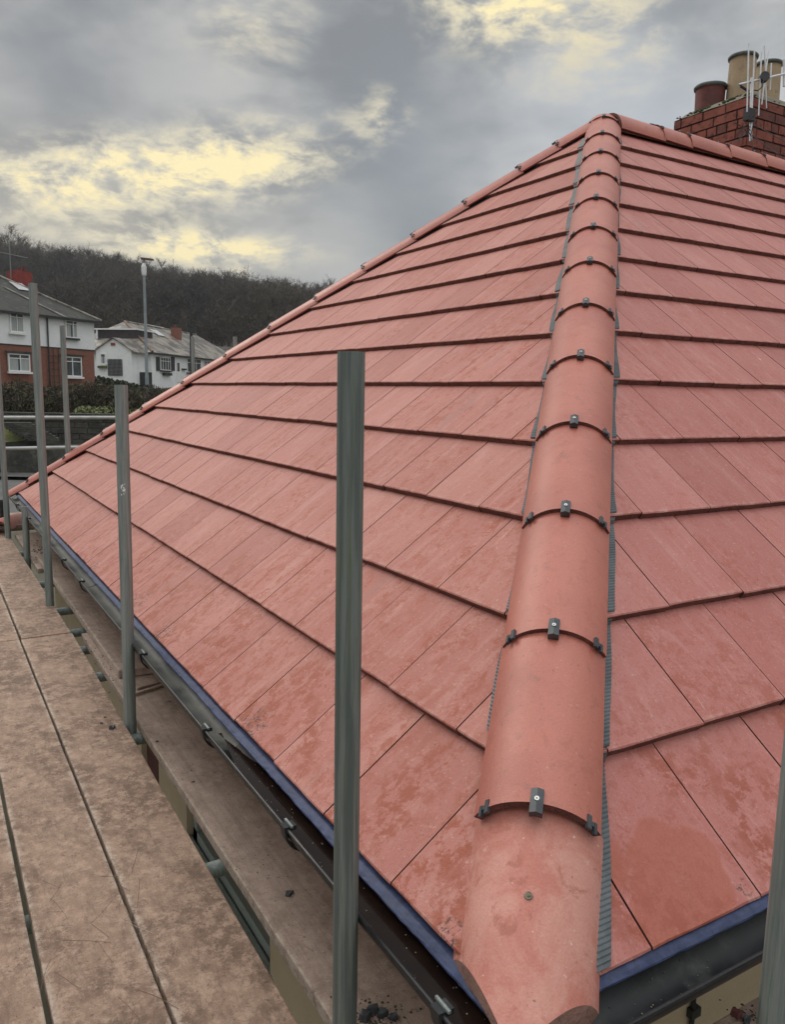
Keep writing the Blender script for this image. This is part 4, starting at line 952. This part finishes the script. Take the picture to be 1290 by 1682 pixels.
c0=(onplane(46,460,O+V_*rp,V_)-O).dot(U); c1=(onplane(20,460,O+V_*rp,V_)-O).dot(U)
m=LB(TFm); m.box((min(c0,c1),rp-.4,rz_-.9),(max(c0,c1),rp+.5,rz_+.55)); ck=m.build('chimney',M['redchim'],rf)
m=LB(TFm); m.tube((c0+.25,rp,rz_+.5),(c0+.25,rp,rz_+.9),.16,n=10); m.tube((c0+.65,rp,rz_+.5),(c0+.65,rp,rz_+.85),.14,n=10); m.build('chimney_pot',M['terrared'],rf)
m=LB(TFm); m.box((c1-1.3,1.9,zE+2.2*.78-.05),(c1-.2,3.0,zE+2.2*.78+.05)); 
sl=LB(TFm); zs=lambda v:zE+(v+e_)*2.55/(rp+e_)
a_=(onplane(32,472,O+V_*3,V_)-O).dot(U); sl.add([(a_-.5,2.5,zs(2.5)+.08),(a_+.5,2.5,zs(2.5)+.08),(a_+.5,3.4,zs(3.4)+.08),(a_-.5,3.4,zs(3.4)+.08)],[(0,1,2,3)]); sl.build('skylight',M['alu'],rf)
m=LB(TFm); m.tube((c1+.1,rp,rz_),(c1+.1,rp,rz_+2.4),.03,n=6); m.tube((c1-1.3,rp,rz_+1.55),(c1+2.0,rp,rz_+1.6),.025,n=6); m.build('aerial_mast',M['galv'],rf)
def win(par,fac,LBc,u0,v0,u1,v1,cols,rows,vproj=-.11,curt=True,arch='white',frame_mat='whitepaint',fwid=.07):
    a0,z1_=fac(u0,v0); a1,z0_=fac(u1,v1); a0,a1=min(a0,a1),max(a0,a1); z0_,z1_=min(z0_,z1_),max(z0_,z1_)
    m=LB(LBc); w_=fwid
    m.box((a0,vproj,z0_),(a0+w_,vproj+.1,z1_)); m.box((a1-w_,vproj,z0_),(a1,vproj+.1,z1_)); m.box((a0+w_,vproj,z0_),(a1-w_,vproj+.1,z0_+w_)); m.box((a0+w_,vproj,z1_-w_),(a1-w_,vproj+.1,z1_))
    for c in cols: x=a0+(a1-a0)*c; m.box((x-w_*.4,vproj+.004,z0_+w_),(x+w_*.4,vproj+.1,z1_-w_))
    for r_ in rows: z=z0_+(z1_-z0_)*r_; m.box((a0+w_,vproj+.008,z-w_*.35),(a1-w_,vproj+.09,z+w_*.35))
    o=m.build('window',M[frame_mat],par)
    g=LB(LBc); g.box((a0+w_*.5,vproj+.045,z0_+w_*.5),(a1-w_*.5,vproj+.05,z1_-w_*.5)); g.build('pane',M['glass'],o)
    if curt:
        k=LB(LBc); k.box((a0+w_,vproj+.038,z0_+w_),(a0+(a1-a0)*.42,vproj+.044,z1_-(z1_-z0_)*.28)); k.box((a0+(a1-a0)*.55,vproj+.038,z0_+w_),(a1-w_,vproj+.044,z1_-(z1_-z0_)*.28)); k.build('curtain',M['curtain'],o)
    s_=LB(LBc); s_.box((a0-.1,vproj-.08,z0_-.13),(a1+.1,vproj+.06,z0_-.01)); s_.build('sill',M['black' if arch=='dark' else 'whitepaint'],o)
    if arch=='lintel' or arch=='dark':
        s_=LB(LBc); s_.box((a0-.2,vproj-.05,z1_+.01),(a1+.2,vproj+.06,z1_+.14)); 
        if arch=='lintel': s_.build('lintel',M['stone'],o)
    return o
win(semi,facade,TFm,13.5,512,38,547,(.5,),(.76,)); win(semi,facade,TFm,105,525,126,556,(.35,),(.78,),arch='dark')
win(semi,facade,TFm,11,580,48,611,(.45,),(.74,),arch='lintel'); win(semi,facade,TFm,101,585,133,619,(.5,),(.76,),arch='lintel',curt=False)
a_,z_=facade(77,560); m=LB(TFm); m.tube((a_,-.09,zE-.1),(a_,-.09,.2),.05,n=8); m.build('downpipe',M['black'],semi)
m=LB(TFm)
for i in range(5): 
    z=facade(84,585)[1]-i*.42; m.box((pxa(96,600),-.06,z),(pxa(80,600),-.03,z+.04))
m.box((pxa(88,600),-.06,.6),(pxa(88,600)+.05,-.03,zM-.1)); m.box((pxa(96,600),-.06,.6),(pxa(96,600)+.05,-.03,zM-.1)); m.build('trellis',M['stone'],semi)
# ---- white bungalow
dv=ray(850,648); du=Vector((dv.x,dv.y,0)).normalized(); OB=at(249,640,75); OB.z=1.4
UB=du; VB=Vector((-du.y,du.x,0)); 
if VB.dot(Vector((R2.x,R2.y,0)))>0: VB=-VB
bung=empty('white_bungalow',OB,'white bungalow with weathered brown-grey roof, black shutters and a dark dormer','house')
def TB(a,v,z): return UB*a+VB*v+Vector((0,0,z-OB.z))
def front(u,v):   # main front wall, plane v=0
    d=ray(u,v); k=(OB-CAM).dot(VB)/d.dot(VB); p_=CAM+d*k; return (p_-OB).dot(UB),p_.z
def side(u,v,a=0):  # near end wall plane u=a
    d=ray(u,v); q0=OB+UB*a; k=(q0-CAM).dot(UB)/d.dot(UB); p_=CAM+d*k; return (p_-OB).dot(VB),p_.z
zEB=front(250,578)[1]; LB_=26; DB=9.4; zR=zEB+3.1
m=LB(TB); m.box((0,0,-1),(LB_,DB,zEB)); m.build('wall',M['white'],bung)
m=LB(TB); e_=.35; hb=DB/2
m.add([(-e_,-e_,zEB-.05),(LB_+e_,-e_,zEB-.05),(LB_+e_,DB+e_,zEB-.05),(-e_,DB+e_,zEB-.05),(hb*.9,hb,zR),(LB_-hb*.8,hb,zR)],[(0,1,5,4),(1,2,5),(2,3,4,5),(3,0,4)])
m.box((-e_-.02,-e_-.03,zEB-.2),(LB_+e_,DB+e_,zEB-.06),1)
rb_=m.build('roof',[M['roofslate2'],M['black']],bung)
m=LB(TB); m.tube((-e_,-e_,zEB),(hb*.9,hb,zR+.02),.11,n=8,mi=1); m.tube((hb*.9,hb,zR+.02),(LB_-hb*.8,hb,zR+.02),.1,n=8); m.build('ridge_capping',[M['roofslate2'],M['brownwood']],rb_)
# gable wing
va,_=side(216,600,-3); vb_,_=side(158,600,-3); vm_=(va+vb_)/2; zg=side(186,556,-3)[1]; zge=side(157,573,-3)[1]-.1
m=LB(TB); m.box((-3,va,-1),(.2,vb_,zge)); m.add([(-3,va,zge),(-3,vb_,zge),(-3,vm_,zg),(.2,va,zge),(.2,vb_,zge),(.2,vm_,zg)],[(0,2,1),(3,4,5)]); m.build('gable_wall',M['white'],bung)
m=LB(TB); t_=.09
for s_,vv in ((-1,va),(1,vb_)):
    v2=vv+s_*.4; z2=zge-(zg-zge)/(vm_-va)*.4 if True else 0
    m.add([(-3.15,vm_,zg+.02),(-3.15,v2,z2+.02),(2.5,v2,z2+.02),(2.5,vm_,zg+.02),(-3.15,vm_,zg+.02+t_),(-3.15,v2,z2+.02+t_),(2.5,v2,z2+.02+t_),(2.5,vm_,zg+.02+t_)],[(4,5,6,7),(0,1,5,4),(1,2,6,5),(0,3,2,1),(2,3,7,6)])
m.build('gable_roof',M['roofslate2'],bung)
# dark dormer with white top at the back-left
vd0,zd1=side(223,540,1.5); vd1,_=side(157,540,1.5); zd0=side(160,560,1.5)[1]
m=LB(TB); m.box((1.6,vd0,zd0-1.0),(5,vd1,zd1-.1),0); m.box((1.45,vd0-.15,zd1-.1),(5.2,vd1+.15,zd1+.03),1); m.box((1.5,vd1-.15,zd0-1),(1.6,vd1,zd1-.1),1); m.build('dormer',[M['darktile'],M['whitepaint']],rb_)
zs=lambda v:zEB-.05+(v+e_)*(zR-zEB+.05)/(hb+e_)
def roofpt(u,v):  # on the front slope plane
    n_=TBn; d=ray(u,v); k=(TBo-CAM).dot(n_)/d.dot(n_); p_=CAM+d*k; q=p_-OB; return q.dot(UB),q.dot(VB),p_.z
A1=TB(0,-e_,zEB-.05)+OB; A2=TB(5,-e_,zEB-.05)+OB; A3=TB(0,hb,zR)+OB; TBn=(A2-A1).cross(A3-A1).normalized(); TBo=A1
# skylight, chimney, white box dormer on the front slope
a,v,z=roofpt(259,548); m=LB(TB); m.add([(a-.9,v-.5,zs(v-.5)+.1),(a+.9,v-.5,zs(v-.5)+.1),(a+.9,v+.5,zs(v+.5)+.1),(a-.9,v+.5,zs(v+.5)+.1)],[(0,1,2,3)]); m.build('skylight',M['alu'],rb_)
a,v,z=roofpt(291,556); m=LB(TB); m.box((a-.5,v-.3,z-.5),(a+.5,v+.5,zR+.1)); m.tube((a-.2,v+.15,zR+.05),(a-.2,v+.15,zR+.45),.13,n=8,mi=1); m.build('chimney',[M['semibrick'],M['terrared']],rb_)
m=LB(TB); m.box((9.5,hb+.3,zR-1.0),(14.0,hb+3.0,zR+.22),0); m.build('dormer',M['whitepaint'],rb_)
win(bung,front,TB,262,586,279,609,(.25,.5,.75),(.7,),curt=False,arch='dark'); win(bung,front,TB,306,588,329,613,(.33,.66),(.7,),curt=False,arch='dark'); win(bung,front,TB,334,592,345,612,(.5,),(.7,),curt=False,arch='dark')
m=LB(TB)
for u0_,u1_ in ((255.5,261.5),(280,286)):
    a0,z1_=front(u0_,586); a1,z0_=front(u1_,609); m.box((a0,-.08,z0_),(a1,-.02,z1_))
m.build('shutters',M['black'],bung)
m=LB(TB); a0,z1_=front(289,593); a1,z0_=front(300,628); m.box((a0,-.05,z0_),(a1,.05,z1_),0); a2,z2=front(290,596); a3,z3=front(294,610); m.box((a2,-.06,z3),(a3,-.04,z2),1); m.build('door',[M['whitepaint'],M['glass']],bung)
m=LB(TB); a0,z1_=front(266,612); a1,z0_=front(279,617); m.box((a0,-.25,z0_),(a1,-.03,z1_)); m.build('window_box',M['ever'],bung); m=LB(TB); a0,z1_=front(297,605); a1,z0_=front(304,608); m.box((a0,-.2,z0_),(a1,-.03,z1_)); m.build('window_box',M['ever'],bung)
def gside(u,v): r_=side(u,v,-3); return r_
def TG(a,v,z): return TB(-3+v,a,z)
win(bung,gside,TG,165.5,581,174,598,(),(),curt=True,fwid=.05)
m=LB(TG); v0_,z1_=gside(162,601); v1_,z0_=gside(176,605); m.box((min(v0_,v1_),-.25,z0_),(max(v0_,v1_),-.03,z1_)); m.build('window_box',M['hedgeg'],bung)
m=LB(TG); v0_,z1_=gside(182,563); v1_,z0_=gside(189,567.5); m.box((min(v0_,v1_),-.08,z0_),(max(v0_,v1_),-.01,z1_)); m.build('vent_brick',M['redchim'],bung)
m=LB(TG); v0_,z1_=gside(177,590); v1_,z0_=gside(201,617); vA,vB_=min(v0_,v1_),max(v0_,v1_)
for i in range(12): x=vA+(vB_-vA)*i/11; m.box((x-.025,-.05,z0_),(x+.025,-.03,z1_))
for i in range(13): z=z0_+(z1_-z0_)*i/12; m.box((vA,-.075,z-.02),(vB_,-.052,z+.02))
m.build('trellis',M['black'],bung)
def rside(u,v): return side(u,v,0)
def TR(a,v,z): return TB(v,a,z)
win(bung,rside,TR,226,585,238,600,(),(),curt=False,frame_mat='brownwood',fwid=.1)
m=LB(TR); v0_,z1_=side(215,611,-1.5); v1_,z0_=side(249,630,-1.5); m.box((min(v0_,v1_),-1.5,z0_-1),(max(v0_,v1_),-1.4,z1_)); m.build('black_gate',M['black'],bung)
# ---- far neighbouring roof behind
m=MB(); a=at(372,575,108); b_=at(460,590,108)
f1,l1=tofl(a)
o_=FL(f1,l1,0)
m.add([FL(105,l1-1,2),FL(105,l1+12,2),FL(113,l1+12,2),FL(113,l1-1,2),FL(105,l1-1,a.z-1.6),FL(105,l1+12,a.z-1.6),FL(113,l1+12,a.z-1.6),FL(113,l1-1,a.z-1.6),FL(109,l1-1,a.z+.4),FL(109,l1+12,a.z+.4)],[(0,1,5,4),(1,2,6,5),(3,0,4,7),(4,5,9,8),(6,7,8,9),(5,6,9),(7,4,8)],0)
m.mi[3]=1;m.mi[4]=1
o=m.build('distant_house',[M['white'],M['roofslate']]); tag(o,'dark roofed house just showing behind the far end of the white bungalow','house')
# ---- street lamp
lb=at(242,655,36); lamp=empty('street_lamp',(lb.x,lb.y,hz(36,tofl(lb)[1])),'tall grey street lamp post with flat lamp head against the wooded hill','street lamp')
zt_=at(240,432,36).z-lamp.location.z
m=MB(); m.tube((0,0,0),(0,0,1.6),.085,.085,n=12); m.tube((0,0,1.6),(0,0,zt_),.07,.055,n=12); m.build('post',M['lamp'],lamp)
m=MB(); m.lathe((0,0,zt_-.95),[(.06,.25),(.1,.3),(.115,.45),(.115,.65),(.09,.72),(.06,.8)],12); m.build('sensor_collar',M['whitepaint'],lamp)
m=MB(); d=Vector((R2.x,R2.y,0)); c=Vector((0,0,zt_)); k=Vector((F2.x,F2.y,0))*.11
a=c-d*.12; b_=c+d*.42+Vector((0,0,-.02)); m.add([a-k*.6,b_-k,b_+k,a+k*.6,a-k*.6+Vector((0,0,.10)),b_-k+Vector((0,0,.06)),b_+k+Vector((0,0,.06)),a+k*.6+Vector((0,0,.10))],[(0,3,2,1),(4,5,6,7),(0,1,5,4),(1,2,6,5),(2,3,7,6),(3,0,4,7)]); m.build('lamp_head',M['brownwood'],lamp)
# ---- telegraph pole
tb=at(314,560,62); tp=empty('telegraph_pole',(tb.x,tb.y,hz(62,tofl(tb)[1])),'dark wooden telegraph pole with crossarm in front of the hill, right of the chimney','telegraph pole')
zt_=at(314,525,62).z-tp.location.z
m=MB(); m.tube((0,0,0),(0,0,zt_),.15,.11,n=10); m.build('post',M['black'],tp)
m=MB(); m.box((-.32,-.1,zt_-.55),(.32,.1,zt_-.42)); m.box((-.28,-.12,zt_-1.0),(.28,.12,zt_-.6)); m.tube((-.25,0,zt_-.42),(-.25,0,zt_-.2),.05,n=8); m.tube((.25,0,zt_-.42),(.25,0,zt_-.2),.05,n=8)
m.build('crossarm',M['black'],tp)
m=MB(); a=Vector((0,0,zt_-.3)); far=at(420,540,90)-Vector(tp.location); prev=a
for i in range(1,9): t=i/8; p_=a.lerp(far,t)-Vector((0,0,1.2*t*(1-t)*4*.3)); m.tube(prev,p_,.012,n=4); prev=p_
m.build('wire',M['black'],tp)
# ================================================================= WOODED HILL
def tree_template(seed,h=9.0,spread=3.4,nb=26,nt=9,tw=.05):
    g=random.Random(seed); Q=[];kind=[]
    def blade(a,b_,w0,w1,k):
        d=(b_-a); n_=d.cross(Vector((g.gauss(0,1),g.gauss(0,1),g.gauss(0,.4)))); 
        if n_.length<1e-6: return
        n_.normalize(); Q.extend([a-n_*w0,a+n_*w0,b_+n_*w1,b_-n_*w1]); kind.append(k)
    top=Vector((g.uniform(-.5,.5),g.uniform(-.5,.5),h*.82)); 
    segs=5; pr=Vector((0,0,-1))
    for i in range(1,segs+1):
        t=i/segs; p_=top*t+Vector((g.uniform(-.15,.15),g.uniform(-.15,.15),0))
        for _ in range(2): blade(pr,p_,.17*(1-(i-1)/segs*.7),.17*(1-i/segs*.75),1)
        pr=p_
    for i in range(nb):
        z=h*g.uniform(.22,.8); a=g.uniform(0,6.283); st=top*(z/(h*.82)); L=spread*g.uniform(.45,1)*(1.15-.6*abs(z/h-.5)); d=Vector((math.cos(a),math.sin(a),g.uniform(.35,1.3))).normalized()
        mid=st+d*L*.5+Vector((0,0,.15)); en=mid+(d+Vector((0,0,.35))).normalized()*L*.55
        blade(st,mid,.06,.045,1); blade(mid,en,.045,.02,0)
        for j in range(nt):
            t=g.uniform(.25,1); s_=st.lerp(en,t); dd=Vector((g.gauss(0,.8),g.gauss(0,.8),g.uniform(.1,1.3))).normalized(); blade(s_,s_+dd*g.uniform(.5,1.35),tw,tw*.45,0)
    return np.array([tuple(q) for q in Q]),np.array(kind)
TPL=[tree_template(100+i,h=random.uniform(7.5,10.5),spread=random.uniform(2.6,3.8),nb=24,nt=13,tw=.034) for i in range(6)]
SK=[tree_template(200+i,h=random.uniform(7,11),spread=random.uniform(2.6,4.2),nb=34,nt=13,tw=.026) for i in range(6)]
Vs=[];Ks=[]; g=np.random.default_rng(5); cnt=0
while cnt<2100:
    f=float(g.uniform(112,352)); l=float(g.uniform(-.56,.02)*f)+ (0); 
    if f<150 and g.random()<.35: continue
    V,K=TPL[int(g.integers(6))]; a=g.uniform(0,6.28); s_=g.uniform(.7,1.15)*(1 if f>150 else .75); c,sn=math.cos(a),math.sin(a)
    p_=FL(f,l,hz(f,l)-.3); X_=V[:,0]*c-V[:,1]*sn; Y_=V[:,0]*sn+V[:,1]*c
    Vs.append(np.stack([X_*s_+p_.x,Y_*s_+p_.y,V[:,2]*s_+p_.z],1))
    col=2 if g.random()<.22+.25*math.sin(l*.05+f*.03) else 0
    Ks.append(np.where(K==1,1,col)); cnt+=1
o=npmesh('hillside_wood',np.concatenate(Vs),[M['twig'],M['bark'],M['twig2']],None,np.concatenate(Ks)); tag(o,'bare brown winter woodland covering the hillside behind the houses','wood',kind='stuff')
bx_=[]
for i in range(120):
    f=float(g.uniform(140,345)); l=float(g.uniform(-.55,0)*f); bx_.append((FL(f,l,hz(f,l)+2.2),(g.uniform(3,6),g.uniform(3,6),g.uniform(1.8,3.6))))
for i in range(40):
    f=float(g.uniform(325,350)); l=float(g.uniform(-180,-10)); bx_.append((FL(f,l,hz(f,l)+1.6),(4,6,2.2)))
bush('hillside_undergrowth',bx_,60000,.32,31,[M['ever'],M['twig']],'dark evergreen and ivy undergrowth among the bare trees on the hill','undergrowth',split=[.6,.4])['kind']='stuff'
protos=[]
for i,(V,K) in enumerate(SK):
    e0=empty('bare_tree',(0,0,0),'bare winter tree standing on the skyline of the wooded hill','tree','bare trees along the hill skyline')
    tr=V.reshape(-1,4,3)
    t1=npmesh('trunk',tr[K==1].reshape(-1,3),[M['bark']]); t1.parent=e0; t2=npmesh('crown',tr[K==0].reshape(-1,3),[M['twig']]); t2.parent=e0; protos.append(e0)
N=78
for i in range(N):
    u=-12+ (545+12)*i/(N-1)+random.uniform(-3.5,3.5); l_=(u-645)/FPX*348; f=348+random.uniform(-6,4)
    e1=protos[i] if i<6 else dup(protos[random.randrange(6)])
    p_=FL(f,l_,hz(f,l_)-.6); s_=random.choice([.6,.75,.85,1.0,1.15]) if u>150 else random.choice([.8,1.0,1.2,1.4]); e1.location=p_; e1.rotation_euler[2]=random.uniform(0,6.28); s_*=1+.25*math.sin(u*.05)+.12*math.sin(u*.17); e1.scale=(s_,s_,s_*random.uniform(.85,1.15))

# ---- air
m=MB(); m.box((-3200,-3200,-4.2),(3200,3200,140)); hz_=m.build('haze',None); 
hm=bpy.data.materials.new('haze_air'); hm.use_nodes=True; ht=NT(hm.node_tree); ht.n.clear(); ho=ht.node('ShaderNodeOutputMaterial'); pv=ht.node('ShaderNodeVolumePrincipled'); pv.inputs['Density'].default_value=.0003; pv.inputs['Color'].default_value=(.85,.88,.93,1); ht.l.new(pv.outputs[0],ho.inputs['Volume'])
hz_.data.materials.clear(); hz_.data.materials.append(hm); tag(hz_,'thin winter haze over the valley','haze',kind='stuff')
